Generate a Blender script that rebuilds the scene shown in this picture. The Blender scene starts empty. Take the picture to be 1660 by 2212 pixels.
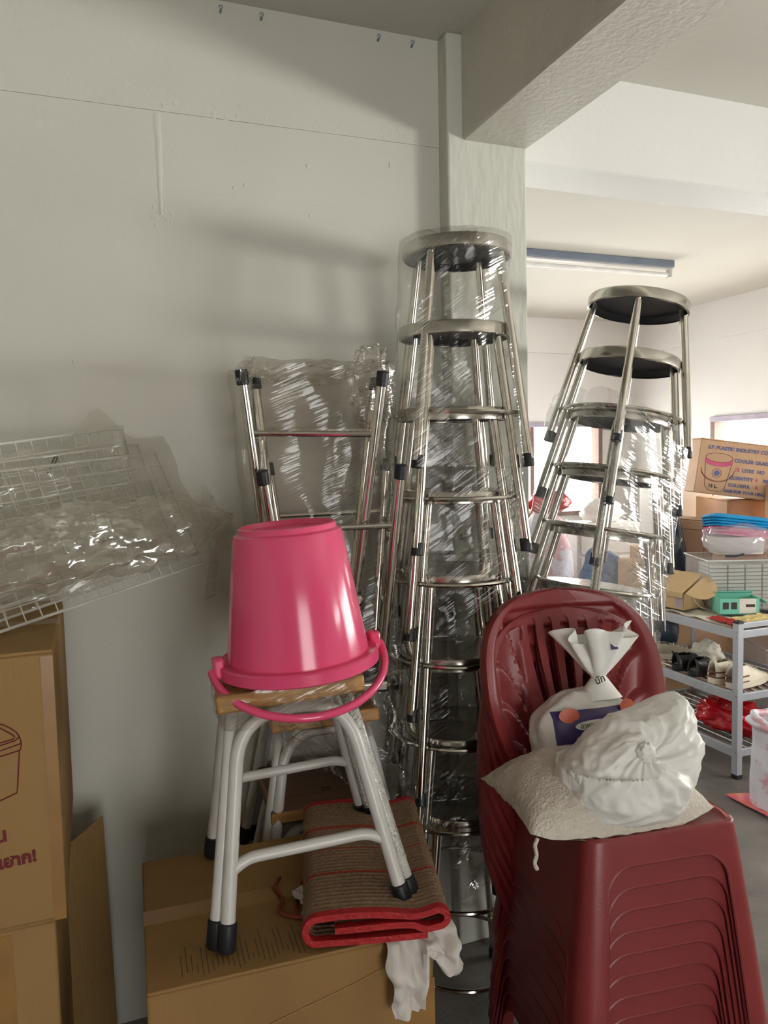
import bpy, math, random
from mathutils import Vector, Matrix, noise, Euler
random.seed(7)
SC = bpy.context.scene
COL = SC.collection
PI = math.pi
V = Vector

# ------------------------------------------------------------------ camera, world, lights, exposure
yaw, pit, rol = math.radians(20.74), math.radians(4.16), math.radians(-1.28)
fw = V((math.sin(yaw)*math.cos(pit), math.cos(yaw)*math.cos(pit), -math.sin(pit)))
rt = V((math.cos(yaw), -math.sin(yaw), 0)); up = rt.cross(fw)
rt2 = rt*math.cos(rol)+up*math.sin(rol); up2 = -rt*math.sin(rol)+up*math.cos(rol)
cam = bpy.data.cameras.new('camera'); camo = bpy.data.objects.new('camera', cam); COL.objects.link(camo)
cam.sensor_fit = 'HORIZONTAL'; cam.sensor_width = 36; cam.lens = 36*1662/1660; cam.clip_start = .02
m = Matrix((rt2, up2, -fw)).transposed().to_4x4(); m.translation = V((0, 0, 1.55)); camo.matrix_world = m
SC.camera = camo

w = bpy.data.worlds.new('sky'); SC.world = w; w.use_nodes = True
w.node_tree.nodes['Background'].inputs[0].default_value = (1, .99, .97, 1)
w.node_tree.nodes['Background'].inputs[1].default_value = 8.0

def area(name, loc, rot, sx, sy, watts, color):
    l = bpy.data.lights.new(name, 'AREA'); l.shape = 'RECTANGLE'; l.size = sx; l.size_y = sy
    l.energy = watts; l.color = color
    o = bpy.data.objects.new(name, l); COL.objects.link(o); o.location = loc; o.rotation_euler = rot
    return o
DAY = (1, .98, .93)
# daylight entering through the windows of the right wall, the far wall and the doorway behind
area('daylight_window_far_right', (5.12, 4.1, 1.42), (0, PI/2, 0), .74, 1.9, 72, DAY)
area('daylight_window_mid_right', (5.12, 1.2, 1.42), (0, PI/2, 0), .74, 2.0, 62, DAY)
area('daylight_window_near_right', (5.12, -1.0, 1.43), (0, PI/2, 0), .58, 1.15, 255, DAY)
area('daylight_window_far_wall', (3.5, 6.42, 1.4), (-PI/2, 0, 0), 2.1, .8, 58, DAY)
area('daylight_doorway', (.5, -4.15, 1.2), (PI/2, 0, 0), 1.8, 2.1, 4, (1, .92, .82))

vs = SC.view_settings
vs.view_transform = 'Standard'; vs.look = 'None'; vs.gamma = 1; vs.use_curve_mapping = False
vs.exposure = 0.0
SC.cycles.max_bounces = 6; SC.cycles.diffuse_bounces = 4; SC.cycles.glossy_bounces = 3
SC.cycles.transparent_max_bounces = 14; SC.cycles.transmission_bounces = 4
SC.cycles.caustics_reflective = False; SC.cycles.caustics_refractive = False
SC.cycles.sample_clamp_indirect = 6; SC.cycles.adaptive_threshold = .08; SC.cycles.adaptive_min_samples = 16; SC.cycles.use_light_tree = False

# ------------------------------------------------------------------ materials
def lin(c):
    return tuple(((x/255)/12.92 if x/255 <= .04045 else ((x/255+.055)/1.055)**2.4) for x in c)
def nt(name):
    m = bpy.data.materials.new(name); m.use_nodes = True
    t = m.node_tree; t.nodes.clear()
    return m, t, t.nodes.new('ShaderNodeOutputMaterial')
def node(t, kind, **kw):
    n = t.nodes.new(kind)
    for k, v in kw.items():
        if k in n.inputs: n.inputs[k].default_value = v
        else: setattr(n, k, v)
    return n
def mapping(t, scale=(1, 1, 1), rot=(0, 0, 0)):
    tc = t.nodes.new('ShaderNodeTexCoord'); mp = t.nodes.new('ShaderNodeMapping')
    mp.inputs['Scale'].default_value = scale; mp.inputs['Rotation'].default_value = rot
    t.links.new(tc.outputs['Object'], mp.inputs['Vector']); return mp
MATS = {}
def mat(name, c, rough=.5, metal=0, var=.12, vscale=8, bump=0, bscale=60, stretch=(1, 1, 1), spec=.5, coat=0, sss=0, dirt=None, trans=0):
    """principled with colour variation from noise, and noise relief"""
    if name in MATS: return MATS[name]
    m, t, out = nt(name)
    b = node(t, 'ShaderNodeBsdfPrincipled', Roughness=rough, Metallic=metal)
    b.inputs['Specular IOR Level'].default_value = spec
    b.inputs['Coat Weight'].default_value = coat; b.inputs['Coat Roughness'].default_value = .12
    if sss: b.inputs['Subsurface Weight'].default_value = sss; b.inputs['Subsurface Radius'].default_value = (.03, .012, .012); b.inputs['Subsurface Scale'].default_value = .4
    mp = mapping(t, stretch)
    n = node(t, 'ShaderNodeTexNoise', Scale=vscale, Detail=1.5, Roughness=.6)
    t.links.new(mp.outputs[0], n.inputs['Vector'])
    r = t.nodes.new('ShaderNodeValToRGB')
    c = lin(c); lo = tuple(x*(1-var) for x in c); hi = tuple(min(1, x*(1+var)) for x in c)
    r.color_ramp.elements[0].position = .3; r.color_ramp.elements[1].position = .7
    r.color_ramp.elements[0].color = (*lo, 1); r.color_ramp.elements[1].color = (*hi, 1)
    t.links.new(n.outputs['Fac'], r.inputs[0])
    col = r.outputs[0]
    if dirt:
        dc, ds, dl, dh = dirt
        n2 = node(t, 'ShaderNodeTexNoise', Scale=ds, Detail=3.0, Roughness=.7)
        t.links.new(mp.outputs[0], n2.inputs['Vector'])
        mr = node(t, 'ShaderNodeMapRange'); mr.inputs[1].default_value = dl; mr.inputs[2].default_value = dh
        t.links.new(n2.outputs['Fac'], mr.inputs[0])
        mx = t.nodes.new('ShaderNodeMix'); mx.data_type = 'RGBA'; mx.inputs[7].default_value = (*lin(dc), 1)
        t.links.new(mr.outputs[0], mx.inputs[0]); t.links.new(col, mx.inputs[6]); col = mx.outputs[2]
    t.links.new(col, b.inputs['Base Color'])
    if bump:
        n3 = node(t, 'ShaderNodeTexNoise', Scale=bscale, Detail=1.5, Roughness=.55)
        t.links.new(mp.outputs[0], n3.inputs['Vector'])
        bp = node(t, 'ShaderNodeBump', Strength=bump, Distance=.01)
        t.links.new(n3.outputs['Fac'], bp.inputs['Height']); t.links.new(bp.outputs[0], b.inputs['Normal'])
    sh = b.outputs[0]
    if trans:
        tr = node(t, 'ShaderNodeBsdfTranslucent'); t.links.new(col, tr.inputs[0])
        ms = node(t, 'ShaderNodeMixShader', Fac=trans); t.links.new(sh, ms.inputs[1]); t.links.new(tr.outputs[0], ms.inputs[2]); sh = ms.outputs[0]
    t.links.new(sh, out.inputs[0]); MATS[name] = m
    return m
def film(name, tint=(.96, .955, .94), gloss=.0, haze=.03, rough=.1, hazecol=(.8, .8, .77), gain=1.0, cap=.32, bump=0, scale=30, stretch=(1, 1, 1), rot=(0, 0, 0)):
    """clear plastic film: see-through, reflecting by its creases, faint milky haze"""
    m, t, out = nt(name)
    tr = node(t, 'ShaderNodeBsdfTransparent', Color=(*tint, 1))
    gl = node(t, 'ShaderNodeBsdfGlossy', Roughness=rough)
    fr = node(t, 'ShaderNodeFresnel', IOR=1.5)
    f2 = node(t, 'ShaderNodeMath', operation='MULTIPLY_ADD', use_clamp=True); f2.inputs[1].default_value = gain; f2.inputs[2].default_value = gloss
    t.links.new(fr.outputs[0], f2.inputs[0])
    lim = node(t, 'ShaderNodeMath', operation='MINIMUM'); lim.inputs[1].default_value = cap; t.links.new(f2.outputs[0], lim.inputs[0])
    if bump:
        m0 = mapping(t, (1, 1, 1), rot); mp = t.nodes.new('ShaderNodeMapping'); mp.inputs['Scale'].default_value = stretch; t.links.new(m0.outputs[0], mp.inputs['Vector'])
        n1 = node(t, 'ShaderNodeTexNoise', noise_type='RIDGED_MULTIFRACTAL', Scale=scale, Detail=1.0)
        t.links.new(mp.outputs[0], n1.inputs['Vector'])
        bp = node(t, 'ShaderNodeBump', Strength=bump, Distance=.004); t.links.new(n1.outputs['Fac'], bp.inputs['Height'])
        t.links.new(bp.outputs[0], gl.inputs['Normal']); t.links.new(bp.outputs[0], fr.inputs['Normal'])
    mx = node(t, 'ShaderNodeMixShader'); t.links.new(lim.outputs[0], mx.inputs[0]); t.links.new(tr.outputs[0], mx.inputs[1]); t.links.new(gl.outputs[0], mx.inputs[2])
    df = node(t, 'ShaderNodeBsdfDiffuse', Color=(*hazecol, 1)); tl = node(t, 'ShaderNodeBsdfTranslucent', Color=(*hazecol, 1))
    md = node(t, 'ShaderNodeMixShader', Fac=.5); t.links.new(df.outputs[0], md.inputs[1]); t.links.new(tl.outputs[0], md.inputs[2])
    mz = node(t, 'ShaderNodeMixShader', Fac=haze); t.links.new(mx.outputs[0], mz.inputs[1]); t.links.new(md.outputs[0], mz.inputs[2])
    t.links.new(mz.outputs[0], out.inputs[0]); return m
def ridge(x): return 1-min(1, abs(x)*3.2)
def crease(a, b, seed=0, ang=.5, fine=1.0):
    """film wrinkles (metres): a,b are surface coordinates in metres; long creases run along angle ang"""
    c, s = math.cos(ang), math.sin(ang)
    p = a*c+b*s; q = -a*s+b*c
    w_ = noise.noise(V((a*3.1, b*3.1, seed+11)))
    h = .0022*ridge(noise.noise(V((p*3+w_, q*16, seed))))
    h += .0016*ridge(noise.noise(V((p*7, q*42+w_*3, seed+5))))*(.3+.9*max(0, w_+.25))*fine
    h += .0014*ridge(noise.noise(V((a*13, b*13, seed+20))))*max(0, noise.noise(V((a*4, b*4, seed+40)))*2.2)
    return h

M = {}
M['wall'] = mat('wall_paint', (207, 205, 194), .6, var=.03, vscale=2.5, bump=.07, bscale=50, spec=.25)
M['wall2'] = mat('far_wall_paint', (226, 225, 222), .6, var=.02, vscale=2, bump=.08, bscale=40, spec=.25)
M['column'] = mat('column_paint', (203, 203, 192), .5, var=.04, vscale=5, bump=.3, bscale=40, stretch=(1, 1, .3), spec=.3)
M['beam'] = mat('beam_paint', (204, 200, 188), .6, var=.03, vscale=6, bump=.22, bscale=60, spec=.25)
M['ceil'] = mat('ceiling_paint', (203, 200, 190), .7, var=.03, vscale=1.5, bump=.1, bscale=30, spec=.2)
M['floor'] = mat('concrete_floor', (112, 107, 102), .55, var=.22, vscale=5, bump=.2, bscale=40, dirt=((168, 164, 158), 46, .66, .72))
M['fill_cut'] = mat('fill_cut_boards', (128, 112, 94), .6, var=.2, vscale=6, stretch=(4, 4, .3))  # invented dark boarding for the unseen rear wall, keeps bounced fill light down
M['frame'] = mat('window_wood', (120, 84, 70), .5, var=.2, vscale=18, stretch=(1, 1, 6))
M['steel'] = mat('stainless_steel', (214, 209, 200), .13, 1, var=.05, vscale=30)
M['steel2'] = mat('brushed_seat_steel', (196, 192, 184), .2, 1, var=.06, vscale=40)
M['under'] = mat('black_seat_underside', (34, 36, 42), .5, var=.2)
M['cap'] = mat('black_rubber', (26, 27, 33), .45, var=.2, vscale=20)
M['white'] = mat('white_enamel', (205, 202, 198), .3, var=.05, vscale=20)
M['bubble'] = mat('wrapped_white_enamel', (200, 198, 192), .22, var=.08, vscale=40, bump=.9, bscale=170, coat=.6)
M['pink'] = mat('pink_plastic', (232, 82, 126), .16, var=.03, vscale=4, spec=.55)
M['wood'] = mat('pine_board', (178, 134, 82), .45, var=.18, vscale=12, stretch=(1, 9, 9))
M['woodw'] = mat('wrapped_pine_board', (188, 142, 74), .28, var=.2, vscale=12, stretch=(1, 9, 9), coat=.9, bump=.5, bscale=60)
M['brown'] = mat('brown_plywood', (112, 86, 68), .5, var=.15, vscale=10, stretch=(1, 8, 8))
M['card'] = mat('cardboard', (156, 124, 80), .75, var=.07, vscale=6, bump=.12, bscale=90, stretch=(1, 1, .2), spec=.2)
M['card2'] = mat('cardboard_pale', (208, 170, 138), .7, var=.06, vscale=6, bump=.1, bscale=80, spec=.2)
M['card3'] = mat('cardboard_kraft', (200, 172, 132), .7, var=.05, vscale=8, spec=.2)
M['cardold'] = mat('cardboard_worn', (144, 112, 70), .8, var=.1, vscale=6, bump=.15, bscale=90, stretch=(1, 1, .2), spec=.2)
M['cardmark'] = mat('cardboard_wear', (96, 74, 46), .8, var=.1)
M['cardw'] = mat('white_cardboard', (226, 222, 216), .6, var=.04, spec=.2)
M['tape'] = mat('brown_tape', (150, 112, 62), .3, var=.08, vscale=14, coat=.3)
M['redink'] = mat('red_print', (108, 24, 30), .7, var=.1)
M['blueink'] = mat('blue_print', (96, 104, 150), .7, var=.1)
M['pinkink'] = mat('pink_print', (206, 92, 126), .7, var=.1)
M['darkink'] = mat('dark_print', (60, 52, 50), .7, var=.1)
M['maroon'] = mat('maroon_plastic', (132, 48, 50), .36, var=.07, vscale=6, spec=.5, bump=.06, bscale=300)
M['sack'] = mat('woven_sack', (206, 198, 184), .6, var=.06, vscale=50, bump=.5, bscale=160)
M['bag'] = mat('white_plastic_bag', (246, 245, 240), .4, var=.03, vscale=10, bump=.35, bscale=26, trans=.15)
M['cloth'] = mat('white_cloth', (205, 198, 192), .7, var=.05, vscale=12, bump=.5, bscale=40)
M['red'] = mat('red_binding', (168, 26, 30), .6, var=.12, vscale=20, bump=.3, bscale=120)
M['rope'] = mat('rust_cord', (128, 50, 30), .7, var=.2, vscale=60)
M['pinkstr'] = mat('pink_string', (232, 128, 128), .5)
M['alu'] = mat('grey_powder_coat', (182, 186, 194), .38, .3, var=.05, vscale=12)
M['rod'] = mat('chrome_rod', (190, 190, 190), .25, .9)
M['wire'] = mat('white_coated_wire', (196, 194, 184), .4)
M['teal'] = mat('teal_card', (122, 204, 182), .55, var=.04)
M['navy'] = mat('navy_vinyl', (46, 58, 74), .35, var=.1)
M['blue'] = mat('blue_tray', (26, 150, 214), .3, var=.05)
M['hotpink'] = mat('pink_tray', (232, 96, 152), .3, var=.05)
M['redbag'] = mat('red_plastic_bag', (206, 26, 40), .14, var=.12, vscale=8, bump=.5, bscale=14, trans=.2)
M['black'] = mat('black_leather', (40, 38, 42), .3, var=.2)
M['cream'] = mat('cream_leather', (226, 216, 196), .5, var=.05)
M['canvas'] = mat('beige_canvas', (176, 166, 146), .8, var=.15, vscale=30)
M['maroonst'] = mat('maroon_stripe', (112, 52, 48), .6)
M['lav'] = mat('lavender_trim', (166, 156, 172), .5)
M['tube'] = mat('unlit_tube', (236, 234, 232), .3)
M['fixt'] = mat('fixture_grey', (122, 132, 150), .4)
M['mesh'] = mat('white_mesh_plastic', (214, 214, 208), .5, var=.06, vscale=60)
M['purple'] = mat('purple_print', (62, 44, 98), .4, var=.1)
M['orange'] = mat('orange_print', (196, 92, 62), .45, var=.1)
M['yellow'] = mat('yellow_paper', (226, 204, 140), .6)
M['papers'] = mat('pale_paper', (226, 222, 208), .6, var=.05, bump=.3, bscale=20)
M['denim'] = mat('blue_cloth', (96, 124, 168), .8, var=.3, vscale=30)
M['matpink'] = mat('pink_vinyl', (214, 96, 120), .22, var=.25, vscale=6, dirt=((232, 130, 84), 5, .45, .6))
M['floral'] = mat('floral_bag_fabric', (228, 226, 236), .6, var=.03, dirt=((226, 176, 184), 9, .52, .58), bump=.3, bscale=20)
M['plaster'] = mat('chipped_plaster', (200, 199, 192), .8)
M['film_tall'] = film('stretch_film_tall', (.955, .95, .935), haze=.025, gain=1.1, cap=.28, bump=.8, scale=6, stretch=(1, 1, 30), rot=(.45, .5, 0), rough=.08)
M['film_lean'] = film('stretch_film_lean', (.94, .94, .935), haze=.06, hazecol=(.7, .71, .73), gain=1.0, cap=.22, bump=.7, scale=7, stretch=(1, 1, 22), rot=(-.4, -.5, 0), rough=.08)
M['film_leg'] = film('stretch_film_legs', (.945, .93, .905), haze=.04, hazecol=(.75, .72, .66), gain=1.2, cap=.3, bump=.8, scale=8, stretch=(1, 1, 22), rot=(.2, .35, 0), rough=.08)
M['film_sheet'] = film('loose_film_sheet', (.95, .94, .91), haze=.13, hazecol=(.72, .7, .62), gain=.7, cap=.2, rough=.1, bump=.8, scale=26, stretch=(1, 1, 3), rot=(.2, .3, .3))
M['film_bin'] = film('clear_bin_plastic', (.97, .97, .97), haze=.14, hazecol=(.9, .9, .9), cap=.15)
M['film_bag'] = film('thin_clear_bag', (.95, .94, .96), haze=.3, hazecol=(.92, .9, .93), cap=.25)
M['glass'] = film('window_glass', (.97, .98, .98), haze=.0)

def knit_material():
    m, t, out = nt('knit_mat')
    b = node(t, 'ShaderNodeBsdfPrincipled', Roughness=.85)
    tc = t.nodes.new('ShaderNodeTexCoord'); sx = t.nodes.new('ShaderNodeSeparateXYZ'); t.links.new(tc.outputs['Object'], sx.inputs[0])
    # red yarn rows at fixed distances along the mat
    last = None
    for y0 in (-.09, .005, .10):
        d = node(t, 'ShaderNodeMath', operation='SUBTRACT'); d.inputs[1].default_value = y0; t.links.new(sx.outputs[1], d.inputs[0])
        a = node(t, 'ShaderNodeMath', operation='ABSOLUTE'); t.links.new(d.outputs[0], a.inputs[0])
        l = node(t, 'ShaderNodeMath', operation='LESS_THAN'); l.inputs[1].default_value = .0035; t.links.new(a.outputs[0], l.inputs[0])
        if last:
            x = node(t, 'ShaderNodeMath', operation='MAXIMUM'); t.links.new(last, x.inputs[0]); t.links.new(l.outputs[0], x.inputs[1]); last = x.outputs[0]
        else: last = l.outputs[0]
    n = node(t, 'ShaderNodeTexNoise', Scale=120.0); t.links.new(tc.outputs['Object'], n.inputs['Vector'])
    r = t.nodes.new('ShaderNodeValToRGB'); r.color_ramp.elements[0].color = (*lin((104, 82, 62)), 1); r.color_ramp.elements[1].color = (*lin((150, 122, 96)), 1)
    t.links.new(n.outputs['Fac'], r.inputs[0])
    mx = t.nodes.new('ShaderNodeMix'); mx.data_type = 'RGBA'; mx.inputs[7].default_value = (*lin((150, 52, 34)), 1)
    t.links.new(last, mx.inputs[0]); t.links.new(r.outputs[0], mx.inputs[6]); t.links.new(mx.outputs[2], b.inputs['Base Color'])
    t.links.new(b.outputs[0], out.inputs[0]); return m
M['knit'] = knit_material()
def printed_bag_material():
    """white sack with a purple printed panel and orange patches"""
    m, t, out = nt('printed_sack')
    b = node(t, 'ShaderNodeBsdfPrincipled', Roughness=.35)
    tc = t.nodes.new('ShaderNodeTexCoord'); sx = t.nodes.new('ShaderNodeSeparateXYZ'); t.links.new(tc.outputs['Object'], sx.inputs[0])
    def band(o, lo, hi):
        a = node(t, 'ShaderNodeMath', operation='GREATER_THAN'); a.inputs[1].default_value = lo; t.links.new(o, a.inputs[0])
        c = node(t, 'ShaderNodeMath', operation='LESS_THAN'); c.inputs[1].default_value = hi; t.links.new(o, c.inputs[0])
        k = node(t, 'ShaderNodeMath', operation='MULTIPLY'); t.links.new(a.outputs[0], k.inputs[0]); t.links.new(c.outputs[0], k.inputs[1]); return k.outputs[0]
    k = node(t, 'ShaderNodeMath', operation='MULTIPLY'); t.links.new(band(sx.outputs[0], -.1, .12), k.inputs[0]); t.links.new(band(sx.outputs[2], -.1, .085), k.inputs[1])
    mx = t.nodes.new('ShaderNodeMix'); mx.data_type = 'RGBA'; mx.inputs[6].default_value = (*lin((206, 202, 196)), 1); mx.inputs[7].default_value = (*lin((58, 40, 96)), 1)
    t.links.new(k.outputs[0], mx.inputs[0]); t.links.new(mx.outputs[2], b.inputs['Base Color']); t.links.new(b.outputs[0], out.inputs[0]); return m
M['printed'] = printed_bag_material()

# ------------------------------------------------------------------ mesh helpers
class MB:
    def __init__(s): s.v = []; s.f = []
    def add(s, vs, fs):
        o = len(s.v); s.v += [tuple(x) for x in vs]; s.f += [tuple(i+o for i in f) for f in fs]; return s
    def box(s, a, b):
        x0, y0, z0 = a; x1, y1, z1 = b
        return s.add([(x0, y0, z0), (x1, y0, z0), (x1, y1, z0), (x0, y1, z0), (x0, y0, z1), (x1, y0, z1), (x1, y1, z1), (x0, y1, z1)],
                     [(3, 2, 1, 0), (4, 5, 6, 7), (0, 1, 5, 4), (1, 2, 6, 5), (2, 3, 7, 6), (3, 0, 4, 7)])
    def tube(s, path, r, seg=12, closed=False, caps=True):
        P = [V(p) for p in path]; n = len(P); rings = []
        rr = r if isinstance(r, (list, tuple)) else [r]*n
        prev = None
        for i in range(n):
            a = P[(i-1) % n] if (closed or i > 0) else P[i]; b = P[(i+1) % n] if (closed or i < n-1) else P[i]
            d = (b-a).normalized()
            if prev is None:
                ref = V((0, 0, 1)) if abs(d.z) < .9 else V((1, 0, 0)); u = d.cross(ref).normalized()
            else:
                u = prev-d*prev.dot(d); u = u.normalized() if u.length > 1e-6 else d.orthogonal().normalized()
            prev = u; wv = d.cross(u)
            rings.append([P[i]+(u*math.cos(2*PI*k/seg)+wv*math.sin(2*PI*k/seg))*rr[i] for k in range(seg)])
        vs = [p for g in rings for p in g]; fs = []
        for i in range(n if closed else n-1):
            j = (i+1) % n
            for k in range(seg):
                l = (k+1) % seg; fs.append((i*seg+k, i*seg+l, j*seg+l, j*seg+k))
        if caps and not closed: fs.append(tuple(range(seg-1, -1, -1))); fs.append(tuple((n-1)*seg+k for k in range(seg)))
        return s.add(vs, fs)
    def lathe(s, prof, seg=48):
        vs = []; fs = []; n = len(prof)
        for r, z in prof:
            for k in range(seg): vs.append((r*math.cos(2*PI*k/seg), r*math.sin(2*PI*k/seg), z))
        for i in range(n-1):
            for k in range(seg):
                l = (k+1) % seg; fs.append((i*seg+k, i*seg+l, (i+1)*seg+l, (i+1)*seg+k))
        if prof[0][0] > 0 and prof[0][0] < .001 or prof[0][0] == 0: pass
        return s.add(vs, fs)
    def grid(s, fn, nu, nv, cu=False, skip=None):
        vs = []; fs = []
        cols = nu if cu else nu+1
        for j in range(nv+1):
            for i in range(cols): vs.append(fn(i/nu, j/nv))
        for j in range(nv):
            for i in range(nu):
                if skip and skip((i+.5)/nu, (j+.5)/nv): continue
                l = (i+1) % cols if cu else i+1
                fs.append((j*cols+i, j*cols+l, (j+1)*cols+l, (j+1)*cols+i))
        return s.add(vs, fs)
    def xf(s, mtx):
        s.v = [tuple(mtx @ V(p)) for p in s.v]; return s
    def mesh(s, name, smooth=35):
        me = bpy.data.meshes.new(name); me.from_pydata(s.v, [], s.f); me.update()
        if smooth:
            me.polygons.foreach_set('use_smooth', [True]*len(me.polygons)); me.set_sharp_from_angle(angle=math.radians(smooth))
        return me
    def obj(s, name, material, parent=None, smooth=35, loc=None, rot=None, bevel=0, solid=0, label=None):
        o = bpy.data.objects.new(name, s.mesh(name, smooth)); o.data.materials.append(material); COL.objects.link(o)
        if parent: o.parent = parent
        if loc: o.location = loc
        if rot: o.rotation_euler = rot
        if bevel:
            b = o.modifiers.new('bevel', 'BEVEL'); b.width = bevel; b.segments = 2; b.limit_method = 'ANGLE'
        if solid:
            d = o.modifiers.new('solid', 'SOLIDIFY'); d.thickness = solid; d.offset = 0
            e = o.modifiers.new('split', 'EDGE_SPLIT'); e.split_angle = math.radians(55); e.use_edge_sharp = False
        if label: o['label'] = label
        return o
def thing(name, label, cat, loc=(0, 0, 0), rot=(0, 0, 0), group=None):
    o = bpy.data.objects.new(name, None); COL.objects.link(o); o.location = loc; o.rotation_euler = rot
    o.empty_display_size = .05
    return tag(o, label, cat, group)
def tag(o, label, cat, group=None, kind=None):
    o['label'] = label; o['category'] = cat
    if group: o['group'] = group
    if kind: o['kind'] = kind
    return o
def struct(o): o['kind'] = 'structure'; return o
def dup(root, loc=None, rot=None, label=None, scale=None):
    r = root.copy(); COL.objects.link(r)
    if loc is not None: r.location = loc
    if rot is not None: r.rotation_euler = rot
    if scale: r.scale = (scale,)*3
    if label: r['label'] = label
    for ch in list(root.children):
        c = ch.copy(); COL.objects.link(c); c.parent = r
        for g in list(ch.children):
            d = g.copy(); COL.objects.link(d); d.parent = c
    return r
def arc(c, r, a0, a1, n, ax=(1, 0, 0), ay=(0, 0, 1)):
    c = V(c); ax = V(ax); ay = V(ay)
    return [c+ax*(r*math.cos(a0+(a1-a0)*i/n))+ay*(r*math.sin(a0+(a1-a0)*i/n)) for i in range(n+1)]
def rounded(pts, r, n=6):
    """polyline with rounded corners"""
    P = [V(p) for p in pts]; out = [P[0]]
    for i in range(1, len(P)-1):
        a = (P[i-1]-P[i]); b = (P[i+1]-P[i]); k = min(r, a.length*.45, b.length*.45)
        A = P[i]+a.normalized()*k; B = P[i]+b.normalized()*k
        for j in range(n+1):
            t = j/n; out.append(A*(1-t)**2+P[i]*2*t*(1-t)+B*t*t)
    out.append(P[-1]); return out
def text(body, size, origin, xdir, ydir, material, parent, name='printed_text', bold=0, align='LEFT', shear=0, lift=.0006, world=False):
    cu = bpy.data.curves.new('t', 'FONT'); cu.body = body; cu.size = size; cu.align_x = align; cu.extrude = .0002; cu.offset = bold; cu.shear = shear
    cu.resolution_u = 3
    o = bpy.data.objects.new('t', cu); COL.objects.link(o)
    dg = bpy.context.evaluated_depsgraph_get(); me = bpy.data.meshes.new_from_object(o.evaluated_get(dg)); bpy.data.objects.remove(o); bpy.data.curves.remove(cu)
    x = V(xdir).normalized(); z = x.cross(V(ydir)).normalized(); y = z.cross(x)
    mt = Matrix((x, y, z)).transposed().to_4x4(); mt.translation = V(origin)+z*lift
    me.transform(mt); me.materials.clear(); me.materials.append(material)
    p = bpy.data.objects.new(name, me); COL.objects.link(p); p.parent = parent
    return p
def nz(*a): return noise.noise(V(a))

# ------------------------------------------------------------------ room
CEIL = 2.775
struct(MB().box((-3.3, -4.3, -.1), (5.2, 6.6, 0)).obj('floor', M['floor'], smooth=0))
struct(MB().box((-3.3, -4.3, CEIL), (5.2, 6.6, CEIL+.12)).obj('ceiling', M['ceil'], smooth=0))
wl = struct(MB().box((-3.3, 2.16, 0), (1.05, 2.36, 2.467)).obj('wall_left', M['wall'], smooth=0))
MB().box((-3.3, 2.158, 2.4676), (1.05, 2.36, CEIL)).obj('beam_band', M['wall'], wl, smooth=0)
struct(MB().box((1.02, 2.10, 0), (1.286, 2.40, CEIL)).obj('column', M['column'], smooth=0, bevel=.006))
def wobble_beam(x0, x1, y0, y1, z0, z1, axis):
    mb = MB()
    n = 90
    def sec(t):
        k = nz(t*7, 1.3, .2)*.0035
        return k
    vs = []; fs = []
    for i in range(n+1):
        t = i/n; k = sec(t); j = nz(t*9, 5.1, 2)*.003
        if axis == 'y':
            y = y0+(y1-y0)*t; ring = [(x0+k, y, z1), (x0+k, y, z0+.006), (x0+k+.006, y, z0+j), (x1-.006+j, y, z0+k), (x1+j, y, z0+.006), (x1+j, y, z1)]
        else:
            x = x0+(x1-x0)*t; ring = [(x, y0+k, z1), (x, y0+k, z0+.006), (x, y0+k+.006, z0+j), (x, y1-.006+j, z0+k), (x, y1+j, z0+.006), (x, y1+j, z1)]
        vs += ring
    for i in range(n):
        for q in range(5):
            a = i*6+q; fs.append((a, a+1, a+7, a+6) if axis == 'x' else (a, a+6, a+7, a+1))
    return mb.add(vs, fs)
struct(wobble_beam(1.07, 1.29, -4.2, 2.105, 2.475, CEIL+.01, 'y').obj('beam', M['beam'], smooth=20))
struct(wobble_beam(1.285, 4.96, 2.19, 2.40, 2.472, CEIL+.01, 'x').obj('beam', M['wall2'], smooth=20))
# far room and rest of the shell
def wall_x(x0, x1, ya, yb, holes, name, material):
    """wall in the YZ plane with window holes (y0,y1,z0,z1)"""
    mb = MB(); ys = ya
    for h in sorted(holes):
        mb.box((x0, ys, 0), (x1, h[0], CEIL)); mb.box((x0, h[0], 0), (x1, h[1], h[2])); mb.box((x0, h[0], h[3]), (x1, h[1], CEIL)); ys = h[1]
    mb.box((x0, ys, 0), (x1, yb, CEIL)); return struct(mb.obj(name, material, smooth=0))
def wall_y(y0, y1, xa, xb, holes, name, material):
    mb = MB(); xs = xa
    for h in sorted(holes):
        mb.box((xs, y0, 0), (h[0], y1, CEIL)); mb.box((h[0], y0, 0), (h[1], y1, h[2])); mb.box((h[0], y0, h[3]), (h[1], y1, CEIL)); xs = h[1]
    mb.box((xs, y0, 0), (xb, y1, CEIL)); return struct(mb.obj(name, material, smooth=0))
HR = [(3.1, 5.15, 1.02, 1.82), (.1, 2.1, 1.02, 1.82), (-1.62, -.38, 1.06, 1.8)]
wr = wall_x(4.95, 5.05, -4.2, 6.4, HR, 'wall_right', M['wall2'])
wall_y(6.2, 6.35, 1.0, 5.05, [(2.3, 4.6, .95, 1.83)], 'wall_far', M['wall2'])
wall_y(-4.1, -4.0, -3.2, 5.0, [(-.4, 1.4, 0, 2.25)], 'wall_behind', M['fill_cut'])
wall_x(-3.2, -3.1, -4.2, 2.3, [], 'wall_side', M['wall'])
wall_x(1.0, 1.1, 2.38, 6.3, [], 'wall_inner', M['wall2'])
struct(MB().box((4.905, 2.4, 2.463), (4.96, 6.15, CEIL)).obj('trim_1', M['wall2'], smooth=0))
struct(MB().box((1.1, 6.14, 2.463), (4.95, 6.25, CEIL)).obj('trim_2', M['wall2'], smooth=0))
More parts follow.
